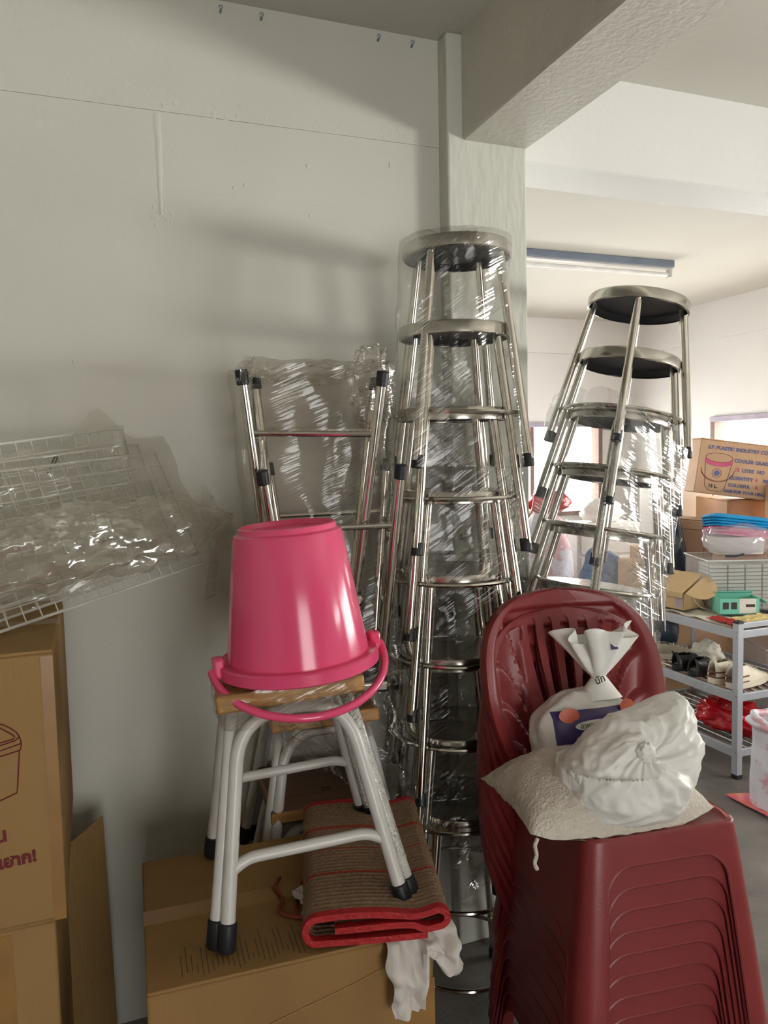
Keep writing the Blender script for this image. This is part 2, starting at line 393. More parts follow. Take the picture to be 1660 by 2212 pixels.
struct(MB().box((3.2, -4.0, 0), (3.3, .75, 1.5)).obj('shade_partition', M['wall2'], smooth=0, bevel=.01))  # unseen partition, added to block near window light from the lower left wall
def window(name, axis, a0, a1, z0, z1, d, mull):
    """timber frame with sashes and panes; axis x: in a wall of constant x"""
    def bx(p0, p1, q0, q1, o0, o1):
        return MB().box((d+o0, p0, q0), (d+o1, p1, q1)) if axis == 'x' else MB().box((p0, d+o0, q0), (p1, d+o1, q1))
    s = -1
    r = struct(bx(a0, a1, z1-.045, z1, -.03, .1).obj(name, M['lav'], smooth=0, bevel=.003))
    bx(a0, a1, z0, z0+.04, -.03, .1).obj('sill', M['frame'], r, smooth=0, bevel=.003)
    for p in (a0, a1-.045): bx(p, p+.045, z0, z1-.045, -.02, .1).obj('jamb', M['frame'], r, smooth=0, bevel=.003)
    for k in range(1, mull):
        p = a0+(a1-a0)*k/mull; bx(p-.02, p+.02, z0+.04, z1-.045, 0, .06).obj('mullion', M['frame'], r, smooth=0, bevel=.003)
    for k in range(mull):
        p0 = a0+(a1-a0)*k/mull+.02; p1 = a0+(a1-a0)*(k+1)/mull-.02
        bx(p0, p1, z0+.04, z1-.045, .03, .034).obj('pane', M['glass'], r, smooth=0)
    return r
window('window_1', 'x', *HR[0], 4.95, 3)
window('window_2', 'x', *HR[1], 4.95, 3)
window('window_3', 'x', *HR[2], 4.95, 3)
window('window_4', 'y', 2.3, 4.6, .95, 1.83, 6.2, 3)
# chipped plaster spots and trowel ridges on the left wall
for k, (x, z, w_, h_) in enumerate([(.61, 2.37, .012, .016), (.615, 2.235, .014, .01), (.4, 2.29, .01, .008), (.43, 2.3, .012, .012), (.86, 2.4, .006, .02), (.165, 2.515, .02, .008), (-.03, 1.81, .006, .01)]):
    mb = MB()
    def chip(u, v, x=x, z=z, w_=w_, h_=h_, k=k):
        a = 2*PI*u; r = v*(1+.35*nz(math.cos(a)*1.5, math.sin(a)*1.5, k*3))
        return (x+.55*w_*r*math.cos(a), 2.1605-.002*(1-v**3), z+.55*h_*r*math.sin(a))
    mb.grid(chip, 14, 4, True).obj('plaster_chip', M['plaster'], wl)
rr_ = random.Random(3)
for k in range(46):
    x = rr_.uniform(.2, 1.0) if k % 3 else rr_.uniform(.17, .24); z = 2.474+abs(rr_.gauss(0, .02)) if k % 3 else rr_.uniform(2.17, 2.26)
    w_ = rr_.uniform(.002, .012); h_ = rr_.uniform(.004, .014)
    def ridge_fn(u, v, x=x, z=z, w_=w_, h_=h_, k=k):
        a = 2*PI*u; r = v*(1+.5*nz(math.cos(a)*1.5, math.sin(a)*1.5, k*3))
        return (x+w_*r*math.cos(a), 2.1585+.002*(z < 2.467)-.0012*(1-v**2), z+h_*r*math.sin(a))
    MB().grid(ridge_fn, 12, 4, True).obj('plaster_ridge', M['wall'], wl)
MB().tube([(-.3, 2.1603, 2.292), (.2, 2.1603, 2.272), (.55, 2.1603, 2.268), (.98, 2.1603, 2.255)], .0007, 5).obj('hairline_ridge', M['wall'], wl)
mb = MB()
mb.grid(lambda u, v: (.205+.012*(u-.5)*(1+1.2*v)+.006*nz(v*5, 2, 1), 2.1605-.0022*math.sin(PI*u)*(1-.3*v), 2.2+.262*v), 6, 24).obj('trowel_ridge', M['wall'], wl)
# small pipe clips under the ceiling along the left wall
for k, (x, lab) in enumerate([(.38, 'small rusty pipe clip at ceiling, leftmost of the row'), (.49, 'small rusty pipe clip at ceiling, second from left'), (.83, 'small rusty pipe clip at ceiling, third from left'), (.935, 'small rusty pipe clip at ceiling, nearest the column')]):
    mb = MB(); mb.tube(arc((x, 2.145, 2.752), .0045, -.6*PI, 1.1*PI, 10), .0013, 6); mb.box((x-.0022, 2.146, 2.742), (x+.0022, 2.159, 2.748))
    tag(mb.obj('pipe_clip', M['fixt']), lab, 'clip', 'pipe clips along the ceiling edge')
# bent wire stuck behind the film on the wall
tag(MB().tube(rounded([(-.105, 2.15, 1.525), (-.09, 2.147, 1.56), (-.078, 2.145, 1.575), (-.082, 2.145, 1.555), (-.1, 2.147, 1.535)], .01), .0018, 6).obj('bent_wire', M['darkink']), 'short bent dark wire on wall above the wire panels', 'wire')
# ceiling batten light in the far room
t = thing('batten_light', 'unlit fluorescent batten light under the far room ceiling', 'lamp', (3.0, 4.12, CEIL))
MB().box((-.6, -.03, -.045), (.61, .03, 0)).obj('housing', M['fixt'], t, smooth=0, bevel=.004)
MB().box((-.59, -.02, -.055), (.6, .02, -.045)).obj('reflector', M['white'], t, smooth=0)
MB().tube([(-.57, 0, -.085), (.58, 0, -.085)], .014, 14).obj('tube', M['tube'], t)
for x in (-.59, .59): MB().box((x-.012, -.018, -.105), (x+.012, .018, -.045)).obj('lamp_holder', M['white'], t, smooth=0, bevel=.004)

# ------------------------------------------------------------------ round steel stools
def ordinal(i): return ['topmost', 'second', 'third', 'fourth', 'fifth', 'sixth', 'seventh', 'eighth', 'ninth'][i]
def make_stool(h=.59, rs=.147, rt_=.124, rf=.208, ring_z=.14):
    t = thing('steel_stool', 'x', 'stool')
    seat = MB().lathe([(rs-.006, h-.034), (rs, h-.032), (rs, h-.006), (rs-.003, h-.001), (rs-.012, h), (rs*.5, h-.0015), (.0005, h-.002)], 56).obj('seat', M['steel2'], t)
    MB().lathe([(rs-.004, h-.03), (rs-.02, h-.014), (.0005, h-.012)], 40).obj('seat_underside', M['under'], t)
    for k in range(4):
        a = PI/2*k; d = V((math.cos(a), math.sin(a), 0))
        top = d*rt_+V((0, 0, h-.018)); bot = d*rf
        l = MB().tube([top, bot+V((0, 0, .02))], .0125, 14).obj('leg', M['steel'], t)
        dd = (bot-top).normalized()
        MB().tube([bot-dd*.034, bot-dd*.032, bot-dd*.002, bot], [.0135, .0148, .0155, .0135], 14).obj('foot_cap', M['cap'], l)
    rr = rt_+(rf-rt_)*(h-ring_z)/h-.016
    MB().tube(arc((0, 0, ring_z), rr, 0, 2*PI, 47, (1, 0, 0), (0, 1, 0)), .006, 8, closed=True).obj('foot_ring', M['steel'], t)
    return t
A0 = math.radians(33)
SP = .2165
stA = make_stool()
stA['group'] = 'steel stools stacked before the column'
axA = []
for i in range(8):
    k = 7-i  # 0 at the floor
    x = .918+(.022 if i == 0 else 0)+.006*math.sin(i*2.1); y = 1.89+.005*math.cos(i*1.7); z = k*SP
    rot = (math.radians(.6*math.sin(i)), math.radians(.5*math.cos(2*i)), A0+math.radians(3*math.sin(i*1.9)))
    lab = ('topmost' if i == 0 else 'lowest' if i == 7 else ordinal(i)) + (' round steel stool in the tall wrapped stack before the column' if i in (0, 7) else ' round steel stool from the top of the tall stack before the column')
    if i == 0: stA.location = (x, y, z); stA.rotation_euler = rot; stA['label'] = lab
    else: dup(stA, (x, y, z), rot, lab)
stB = make_stool(h=.46, rs=.15, rt_=.13, rf=.205, ring_z=.105); stB['group'] = 'steel stools in the leaning stack behind the red chairs'
# leaning stack: lower stools stand nearly upright, upper ones lean to the right
PB = []
for i in range(10):
    z = 2.005-.1717*i; q = max(0, (z-.5)/1.5)
    x = 1.335+.25*q**1.25; tl = math.degrees(math.atan(.25*1.25/1.5*q**.25)) if q > 0 else 0
    PB.append((x, 1.95, z, tl*.92))
for i, (x, y, z, tl) in enumerate(PB):
    a = math.radians(tl)
    loc = (x-math.sin(a)*.46, y, z-math.cos(a)*.46)
    rot = Matrix.Rotation(a, 3, 'Y') @ Matrix.Rotation(math.radians(-38+2*math.sin(i*2.3)), 3, 'Z')
    lab = ('topmost' if i == 0 else 'lowest' if i == 9 else ordinal(i)) + (' round steel stool in the leaning stack behind the red chairs' if i in (0, 9) else ' round steel stool from top of the leaning stack behind red chairs')
    if i == 0: stB.location = loc; stB.rotation_euler = rot.to_euler(); stB['label'] = lab
    else: dup(stB, loc, rot.to_euler(), lab)

# stretch film around the column stack: square in plan because it spans from leg to leg
def radA(z):
    top = 2.105
    k = ((top-.59-z) % SP)/SP
    r = .208-.024*min(1, k*1.6)
    if z > top-.59: r = .145+.068*(top-z)/.59
    return r
t = thing('stretch_wrap', 'clear stretch film wound around the tall stool stack before the column', 'plastic wrap', (0, 0, 0))
def fnA(u, v):
    z = 2.112-1.58*v
    th = 2*PI*u
    p = 1.12+.88*max(0, min(1, (z-1.95)/.13))
    c = abs(math.cos(th-A0)); s = abs(math.sin(th-A0))
    R = (radA(z)+.006)/((c**p+s**p)**(1/p))
    R = max(R, .149)
    R += .004*nz(math.cos(th)*4+z*3, math.sin(th)*4, z*9)
    R += crease(th*.19, z, 0, .55 if z > 1.2 else -.5)*.55-.003
    if v > .95: R += .02*(v-.95)*20*nz(math.cos(th)*3, math.sin(th)*3, 4)
    return (.918+(.018*max(0, (z-1.9)/.2))+R*math.cos(th), 1.89+R*math.sin(th), z+(.05*nz(math.cos(th)*2, math.sin(th)*2, 7) if v > .97 else 0))
MB().grid(fnA, 260, 330, True).obj('film_body', M['film_tall'], t, smooth=80)
def capA(u, v):
    th = 2*PI*u; r = .151*(1-v)
    z = 2.112+.022*v*abs(nz(math.cos(th)*r*30, math.sin(th)*r*30, 3))*2+.012*math.sin(PI*v)*nz(math.cos(th)*3, math.sin(th)*3, v*6)+crease(r*math.cos(th), r*math.sin(th), 3)*1.5
    return (.936+r*math.cos(th), 1.89+r*math.sin(th), z)
MB().grid(capA, 120, 40, True).obj('film_top', M['film_tall'], t, smooth=80)
def crumple(u, v):   # bunched seam of film down the right side
    z = 1.5-.6*v; q = (u-.5); k = math.sin(PI*v)**.5
    return (1.02+.06*q*k+.012*nz(u*6, v*18, 5)-.02*v, 1.74+.03*q-.035*abs(nz(u*5, v*14, 1))*k+crease(u*.1, v*.6, 8, 1.4)*4, z+.01*nz(u*9, v*9, 8))
MB().grid(crumple, 40, 200).obj('film_seam', M['film_tall'], t, smooth=80)
def tailA(u, v):
    z = .6-.16*v-.06*abs(u-.5)
    return (.82+.28*u+.02*nz(u*4, v*4, 2), 1.71+.03*nz(u*5, v*5, 1)-.03*u+crease(u*.3, v*.2, 4)*2, z+.03*nz(u*5, v*4, 6))
MB().grid(tailA, 70, 50).obj('film_tail', M['film_tall'], t, smooth=80)

# film around the leaning stack
def axB(z):
    q = max(0, (z+.15-.5)/1.5); return 1.335+.25*q**1.25-.035*min(1, q*2), 1.95
t = thing('stretch_wrap', 'clear stretch film wound around the leaning stool stack behind red chairs', 'plastic wrap')
def fnB(u, v):
    th = 2*PI*u; z = 1.665-1.2*v
    z2 = z-.16*(math.cos(th))*(1-v)*.5+.02*nz(math.cos(th)*2, math.sin(th)*2, 1)
    c = abs(math.cos(th+.66)); s = abs(math.sin(th+.66)); p = 1.2
    R = .214/((c**p+s**p)**(1/p))
    R += .010*nz(math.cos(th)*3+z*2, math.sin(th)*3, z*7+30)+crease(th*.2, z, 31, -.6)*.7-.004
    if v < .05: R *= .9+.1*v/.05
    cx, cy = axB(z)
    return (cx+R*math.cos(th), cy+R*math.sin(th), z2)
MB().grid(fnB, 240, 260, True).obj('film_body', M['film_lean'], t, smooth=80)
def tailB(u, v):
    z = 1.31-.2*v-.02*u
    return (1.47+.13*u+.02*nz(u*4, v*6, 3)-.1*v, 1.78+.02*nz(u*6, v*6, 4)+crease(u*.2, v*.2, 2)*2, z+.03*nz(u*4, v*5, 9)-.05*u*v)
MB().grid(tailB, 60, 60).obj('film_tail', M['film_lean'], t, smooth=80)

# ------------------------------------------------------------------ white tube stools with board seats
def make_white_stool(name, h=.45, hs=.14, hf=.185, board='woodw', tube='white', r=.0132):
    """four inverted U frames side by side at the corners, board seat, two stretchers"""
    t = thing(name, 'x', 'stool')
    MB().box((-hs, -hs, h-.034), (hs, hs, h)).obj('seat_board', M[board], t, bevel=.006)
    for k in range(4):
        R = Matrix.Rotation(PI/2*k, 3, 'Z')
        def P(x, y, z): return R @ V((x, y, z))
        o = r*1.05
        ty = -hs+.024; fy = -hf; tx = -ty-1.46*r; fx = hf-1.46*r
        pts = rounded([P(-fx, fy, .018), P(-tx-.004, ty+.004, h-.048), P(tx+.004, ty+.004, h-.048), P(fx, fy, .018)], .1, 10)
        l = MB().tube(pts, r, 12).obj('leg_frame', M[tube], t)
        for sx in (-1, 1):
            e0 = V((sx*fx, fy, .018)); d = (e0-V((sx*(tx+.004), ty+.004, h-.048))).normalized()
            b = e0+d*.019
            MB().tube([P(*(b-d*.05)), P(*(b-d*.048)), P(*(b-d*.004)), P(*b)], [r*1.12, r*1.3, r*1.32, r*1.15], 14).obj('foot_cap', M['cap'], l)
    for y, z in ((-1, .135), (1, .16)):
        k = hs*.8+(hf-hs*.8)*(1-z/h)
        pts = rounded([(-k+.016, y*(k+.0), z-.004), (-k+.05, y*(k-.008), z+.012), (k-.05, y*(k-.008), z+.012), (k-.016, y*(k), z-.004)], .03, 5)
        MB().tube(pts, r*.82, 12).obj('stretcher', M[tube], t)
    return t
ZC = .655
w1 = make_white_stool('board_stool')
for c in w1.children:
    if c.name.startswith('leg_frame'): c.data.materials[0] = M['bubble'] if c.name in ('leg_frame.001',) else M['white']
w1.location = (.378, 1.515, ZC+.022); w1.rotation_euler = (0, math.radians(-4.0), math.radians(-7))
w1['label'] = 'white tubular stool with film-wrapped board seat, standing on carton under bucket'
def seatfilm(u, v):
    a = 2*PI*u; c, s_ = math.cos(a), math.sin(a); k = 1/((abs(c)**9+abs(s_)**9)**(1/9)); R = .1435-.012*max(0, (v-.5)*2)
    R += .0025*nz(c*5, s_*5, v*4)+crease(a*.15, v*.09, 21, .2)*.9
    return (R*c*k, R*s_*k, .4545-.075*v-.02*v*max(0, nz(c*3, s_*3, 2)))
MB().grid(seatfilm, 220, 30, True).obj('seat_film', M['film_leg'], w1, smooth=80)
w2 = make_white_stool('board_stool', board='wood')
w2['group'] = 'white stools stacked behind the carton'
w2.location = (.535, 1.965, .455); w2.rotation_euler = (0, 0, math.radians(-4)); w2['label'] = 'white tubular stool with board seat behind the bucket stool'
w3 = dup(w2, (.525, 1.96, .235), (math.radians(2), 0, math.radians(-4)), 'white tubular stool with brown board numbered 20 behind the carton')
for c in w3.children:
    if c.name.startswith('seat_board'): c.data = c.data.copy(); c.data.materials[0] = M['brown']
text('20', .03, (.0, -.06, .4502), (1, 0, 0), (0, 1, 0), M['darkink'], w3, 'handwritten_number')
MB().box((-.14, -.1415, .4245), (.14, -.1405, .4495)).obj('board_edge', M['wood'], w3, smooth=0)
w4 = dup(w2, (.53, 1.962, .0), (0, 0, math.radians(-4)), 'lowest white tubular stool behind carton, mostly hidden')

# inverted steel stools with straight stretchers, legs up
def make_square_stool():
    t = thing('square_stool', 'x', 'stool'); h = .585; hs = .125; hf = .168; ht = .105
    MB().box((-hs, -hs, h-.03), (hs, hs, h)).obj('seat', M['steel2'], t, bevel=.008)
    MB().box((-hs+.004, -hs+.004, h-.032), (hs-.004, hs-.004, h-.029)).obj('seat_underside', M['under'], t)
    for sx in (-1, 1):
        for sy in (-1, 1):
            b = V((sx*hf, sy*hf, 0)); a = V((sx*ht, sy*ht, h-.03)); d = (b-a).normalized()
            l = MB().tube([a, b-d*.02], .0125, 14).obj('leg', M['steel'], t)
            MB().tube([b-d*.036, b-d*.034, b-d*.003, b], [.0135, .015, .0155, .013], 14).obj('foot_cap', M['cap'], l)
    z = .15; k = ht+(hf-ht)*(1-z/(h-.03))
    for q in range(4):
        R = Matrix.Rotation(PI/2*q, 3, 'Z')
        MB().tube([R @ V((-k, -k, z+.02*(q % 2))), R @ V((k, -k, z+.02*(q % 2)))], .0075, 10).obj('stretcher', M['steel'], t)
    return t
c1 = make_square_stool(); c1['group'] = 'upturned steel stools behind the pink bucket'
c1.location = (.55, 1.94, 1.765); c1.rotation_euler = (PI+math.radians(3), math.radians(1.5), math.radians(-17)); c1['label'] = 'upper of two upturned square steel stools wrapped in film behind bucket'
c2 = dup(c1, (.585, 1.94, 1.533), (PI+math.radians(2.5), math.radians(-1), math.radians(-15)), 'lower of two upturned square steel stools wrapped in film behind bucket')
t = thing('stretch_wrap', 'clear stretch film around the upturned steel stools behind pink bucket', 'plastic wrap')
def fnC(u, v):
    th = 2*PI*u; z = 1.785-.83*v
    w_ = .195-.02*v; p = 5
    c = abs(math.cos(th)); s = abs(math.sin(th)); R = w_/((c**p+s**p)**(1/p))
    k = nz(math.cos(th)*3, math.sin(th)*3, z*8)*.012+crease(th*.2, z, 50, .5)*.6
    y = 1.985+(R*.9+k)*math.sin(th)
    return (.55+.03*v+(R+k)*math.cos(th), min(y, 2.15), z+.014*nz(math.cos(th)*3, math.sin(th)*3, 2)*(1 if v < .05 else 0)-.012*(1-abs(math.cos(th)))*(v < .02))
MB().grid(fnC, 240, 180, True).obj('film_body', M['film_leg'], t, smooth=80)
def topC(u, v):
    return (.37+.36*u+.01*nz(u*5, v*5, 1), 1.82+.32*v, 1.785-.05*math.sin(PI*u)*math.sin(PI*v)+.008*nz(u*7, v*7, 3)+crease(u*.36, v*.3, 60)*1.5)
MB().grid(topC, 100, 70).obj('film_top', M['film_leg'], t, smooth=80)
def knob(u, v):
    th = 2*PI*u; ph = PI*v; d = V((math.sin(ph)*math.cos(th), math.sin(ph)*math.sin(th), math.cos(ph)))
    r = 1+.35*noise.noise(d*3)+.15*noise.noise(d*9)
    return V((.655, 1.80, 1.72))+V((d.x*.055, d.y*.035, d.z*.095))*r
MB().grid(knob, 48, 36, True).obj('film_bunch', M['film_leg'], t, smooth=60)
def flapC(u, v): return (.345+.03*u-.02*v+.006*nz(u*5, v*5, 2), 1.81+.02*nz(u*4, v*6, 1), 1.79-.06*v+.01*nz(u*6, v*6, 5))
MB().grid(flapC, 12, 12).obj('film_flap', M['film_leg'], t, smooth=60)
def skirtC(u, v): return (.4+.36*u+.015*nz(u*6, v*7, 2), 1.80+.05*u+.02*nz(u*8, v*5, 7)+crease(u*.36, v*.4, 70)*2, 1.0-.45*v*(.3+.7*u)+.02*nz(u*5, v*5, 3))
MB().grid(skirtC, 100, 100).obj('film_skirt', M['film_leg'], t, smooth=80)

# ------------------------------------------------------------------ bucket upside down on the stool
t = thing('pink_bucket', 'pink plastic bucket turned upside down on the white stool', 'bucket', (.372, 1.478, 1.138), (0, math.radians(-3.6), 0))
t.scale = (.94, .94, .95)
prof = [(.150, .012), (.166, .0), (.170, .003), (.170, .024), (.166, .027), (.149, .026), (.1465, .05), (.115, .276), (.112, .283), (.104, .287), (.102, .297), (.098, .2985), (.095, .288), (.0005, .286)]
MB().lathe(prof, 80).obj('shell', M['pink'], t, smooth=40)
for sx in (-1, 1):
    MB().box((sx*.17-.012, -.018, .002), (sx*.17+.012, .018, .045)).obj('handle_lug', M['pink'], t, bevel=.006)
hp = []
for i in range(41):
    a = PI*i/40; x = .184*math.cos(a); k = .175*math.sin(a)
    hp.append((x, -k*math.cos(math.radians(25)), .016-k*math.sin(math.radians(25))-.004*math.sin(a)))
mb = MB(); mb.tube(hp, .0085, 12)
mb.obj('handle', M['pink'], t)

# ------------------------------------------------------------------ cartons
def carton(name, label, lo, hi, material, rotz=0, group=None, tape=True, seam=True, rot=None):
    lo = V(lo); hi = V(hi); c = (lo+hi)/2; sz = hi-lo
    t = thing(name, label, 'carton', (c.x, c.y, lo.z), rot or (0, 0, rotz), group)
    x, y, z = sz.x/2, sz.y/2, sz.z
    MB().box((-x, -y, 0), (x, y, z-.006)).obj('body', material, t, bevel=.006)
    for s in (-1, 1):
        a, b = (-y, -.0015) if s < 0 else (.0015, y)
        MB().box((-x+.001, a, z-.0065), (x-.001, b, z)).obj('flap', material, t, bevel=.0025)
    if tape: MB().box((-x-.0008, -.024, z-.004), (x+.0008, .024, z+.0006)).obj('tape', M['tape'], t, smooth=0)
    return t
main = carton('cardboard_carton', 'large worn brown carton under the white stool and folded mat', (.055, 1.29, 0), (.575, 1.74, ZC), M['cardold'], math.radians(-2.5))
# tape down the front corner, crease and printed flute marks
MB().box((.2, -.2262, .02), (.2605, -.2254, .56)).obj('tape', M['tape'], main, smooth=0)
MB().tube([(-.255, -.226, .5), (.1, -.2265, .585), (.26, -.226, .63)], .0015, 6).obj('crease', M['card'], main)
for k in range(34):
    x = -.2+.009*k; L = .05+.03*math.sin(k*1.7)+.02*random.random()
    MB().box((x, -.2+.01*math.sin(k), ZC-.0004), (x+.0018, -.2+L, ZC+.0005)).obj('flute_mark', M['cardmark'], main, smooth=0)
b1 = carton('cardboard_carton', 'upper brown carton at left printed with a red bucket drawing', (-.62, 1.45, .735), (-.078, 1.98, 1.225), M['card'], math.radians(0))
fx, fy = .271, -.2656
def fl(px_, pz): return (px_, fy, pz)
bd = MB()   # outline of a square lidded bucket
def line(pts): bd.tube([V(fl(a, b)) for a, b in pts], .0012, 6)
# face coordinates: x to the right edge .271; heights above the base
line([(.12, .352), (.165, .37), (.1816, .369), (.1863, .3678), (.1964, .3603), (.2055, .3522), (.2104, .3435), (.2133, .3309), (.2116, .3204), (.2085, .3182), (.1787, .3123), (.11, .297)])
line([(.12, .346), (.168, .364), (.1813, .3625), (.1982, .3493), (.2033, .3439), (.2013, .3402), (.1799, .3361), (.11, .321)])
line([(.11, .315), (.1797, .3315), (.2035, .3365), (.2097, .3422)])
line([(.11, .306), (.1792, .3223), (.2127, .3303)])
line([(.2094, .3181), (.2034, .2544), (.2017, .2438), (.1746, .2346), (.11, .212)])
bd.obj('printed_drawing', M['redink'], b1)
text('ใน', .034, fl(.153, .160), (1, 0, .06), (0, .0, 1), M['redink'], b1, bold=.0012)
text('เฮาก!', .029, fl(.166, .113), (1, .0, .06), (0, 0, 1), M['redink'], b1, bold=.0014)
MB().box((.25, fy-.0006, .0), (.2705, fy+.001, .48)).obj('side_tape', M['tape'], b1, smooth=0)
b2 = carton('cardboard_carton', 'lower brown carton at left under the red printed carton', (-.64, 1.46, 0), (-.098, 2.0, .733), M['card'], 0)
MB().box((.12, -.2712, .0), (.2, -.2703, .72)).obj('tape', M['tape'], b2, smooth=0)
t = thing('flattened_carton', 'flattened cardboard carton standing between carton stack and wall', 'cardboard', (-.06, 1.93, 0), (math.radians(-1.2), 0, math.radians(58)))
for k in range(3):
    MB().box((-.1, -.008+.009*k, 0), (.1-.012*k, -.002+.009*k, .66-.02*k)).obj('board_sheet', M['card'], t, bevel=.002)
# crumpled paper at left frame edge in front of the printed carton
def blob(c, r, seed, amp=.25, fr=2.5, n=40, squash=None):
    def f(u, v):
        th = 2*PI*u; ph = PI*v; d = V((math.sin(ph)*math.cos(th), math.sin(ph)*math.sin(th), math.cos(ph)))
        k = 1+amp*noise.noise(d*fr+V((seed, 0, 0)))+amp*.4*noise.noise(d*fr*3+V((0, seed, 0)))
        p = V((d.x*r[0], d.y*r[1], d.z*r[2]))*k
        if squash is not None and p.z < squash: p.z = squash+(p.z-squash)*.12
        return V(c)+p
    return MB().grid(f, n, n//2+8, True)

# ------------------------------------------------------------------ wire panels and loose film at left
def panel(name, label, o, ex, ey, n1, n2, off):
    """wire shelf panel: corner o, long edge ex, short edge ey"""
    o = V(o); ex = V(ex); ey = V(ey); nn = ex.cross(ey).normalized()
    t = thing(name, label, 'wire panel', o+nn*off, group='white wire grid panels leaning on the wall')
    MB().tube([V((0, 0, 0)), ex, ex+ey, ey], .0035, 8, closed=True).obj('frame', M['wire'], t)
    MB().tube([ey*.14, ey*.14+ex], .003, 6).obj('frame_rail', M['wire'], t)
    mb = MB()
    for k in range(1, n1): mb.tube([ex*(k/n1), ex*(k/n1)+ey], .0016, 5)
    for k in range(1, n2): mb.tube([ey*(k/n2)+nn*.003, ey*(k/n2)+ex+nn*.003], .0016, 5)
    g = mb.obj('grid_wires', M['wire'], t); g['kind'] = 'stuff'
    return t
EX = (.56, .55, .06); EY = (-.10, .085, .29)
panel('wire_panel', 'front white wire grid panel leaning on wall over the left cartons', (-.30, 1.475, 1.222), EX, EY, 20, 9, 0)
panel('wire_panel', 'middle white wire grid panel leaning on wall over the left cartons', (-.31, 1.50, 1.235), (.53, .52, .07), (-.085, .08, .30), 20, 9, -.03)
panel('wire_panel', 'rear white wire grid panel with tip above the film on the wall', (-.30, 1.53, 1.24), (.47, .5, .08), (-.05, .05, .33), 16, 10, -.055)
t = thing('plastic_sheet', 'loose crumpled clear film draped over the white wire panels', 'plastic wrap')
nrm = V(EX).cross(V(EY)).normalized()
def sheet(u, v):
    p = V((-.34, 1.46, 1.235))+V(EX)*(1.12*u-.02)+V(EY)*(1.06*v)
    peak = .1*math.exp(-((u-.74)/.08)**2)*max(0, (v-.8)/.25)
    d = .02+.02*nz(u*6, v*4, 1)+crease(u*.8, v*.35, 80, .2)*2.6
    q = p+nrm*(-d if nrm.y > 0 else d)+V((0, 0, peak))
    if q.y > 2.152: q.y = 2.152
    return q
mb = MB().grid(sheet, 240, 130)
mb.obj('film_body', M['film_sheet'], t, smooth=70)
def lump(u, v):
    s = u; ph = 2*PI*v
    c = V((-.34, 1.42, 1.36))+V((.66, .62, .03))*s
    r = .032+.02*nz(s*9, math.cos(ph)*2, math.sin(ph)*2)+.018*math.sin(PI*s)
    r *= (.25+.75*min(1, s*5))*(.1+.9*min(1, (1-s)*5))
    a = V((-.1, .085, .29)).normalized()
    q = c+a*(math.cos(ph)*r*1.5)+(-nrm if nrm.y > 0 else nrm)*(math.sin(ph)*r*.6+.03+crease(s*.9, v*.35, 90, .15)*3)+V((0, 0, .008*nz(s*20, ph, 3)))
    if q.y > 2.152: q.y = 2.152
    return q
MB().grid(lump, 240, 80).obj('film_bunch', M['film_sheet'], t, smooth=70)
def strip(u, v): return (.285+.022*u+.006*math.sin(v*5)+.008*v*(u-.5), 2.13-.01*math.sin(v*4), 1.335-.17*v+.012*u*(v > .95))
MB().grid(strip, 4, 20).obj('film_strip', M['film_leg'], t, smooth=70)
def tip(u, v): return V((.27+.085*u+.02*nz(u*4, v*5, 3), 2.06+.02*nz(u*5, v*5, 1)+.02*u, 1.33+.14*v*(1-.5*u)+.03*nz(u*5, v*4, 8)-.02*u+crease(u*.1, v*.15, 95)*2))
MB().grid(tip, 60, 60).obj('film_corner', M['film_sheet'], t, smooth=70)

# ------------------------------------------------------------------ folded knitted mat, cloth, cord
t = thing('folded_mat', 'folded brown knitted mat with red stripes and red binding on carton', 'mat', (.512, 1.492, ZC+.004), (0, 0, math.radians(-15)))
MW, ML = .28, .46
cl = [(.09, .012), (.0, .010), (-MW/2+.035, .012)]
cl += [(-MW/2+.03+.024*math.cos(a), .034+.024*math.sin(a)) for a in [PI*1.4-PI*.9*k/7 for k in range(8)]]
cl += [(-.08, .060), (-.02, .060), (.04, .053), (.07, .048), (.1, .055), (MW/2-.03, .058)]
cl += [(MW/2-.03+.018*math.cos(a), .042+.016*math.sin(a)) for a in [PI*.4-PI*.9*k/6 for k in range(7)]]
cl += [(MW/2-.055, .022), (.06, .036), (-.02, .034), (-.08, .033)]
def densify(p, st=.003):
    out = []
    for a, b in zip(p, p[1:]):
        n = max(1, int(math.hypot(b[0]-a[0], b[1]-a[1])/st))
        out += [(a[0]+(b[0]-a[0])*k/n, a[1]+(b[1]-a[1])*k/n) for k in range(n)]
    return out+[p[-1]]
for _ in range(2):
    q = [cl[0]]
    for a, b in zip(cl, cl[1:]): q += [(a[0]*.75+b[0]*.25, a[1]*.75+b[1]*.25), (a[0]*.25+b[0]*.75, a[1]*.25+b[1]*.75)]
    cl = q+[cl[-1]]
cl = densify(cl)
TH = .0038
def thick(p, th):
    A, B = [], []
    for i in range(len(p)):
        a = p[max(0, i-1)]; b = p[min(len(p)-1, i+1)]; dx, dz = b[0]-a[0], b[1]-a[1]; L = math.hypot(dx, dz) or 1
        n = (-dz/L*th, dx/L*th); A.append((p[i][0]+n[0], p[i][1]+n[1])); B.append((p[i][0]-n[0], p[i][1]-n[1]))
    return A+B[::-1]
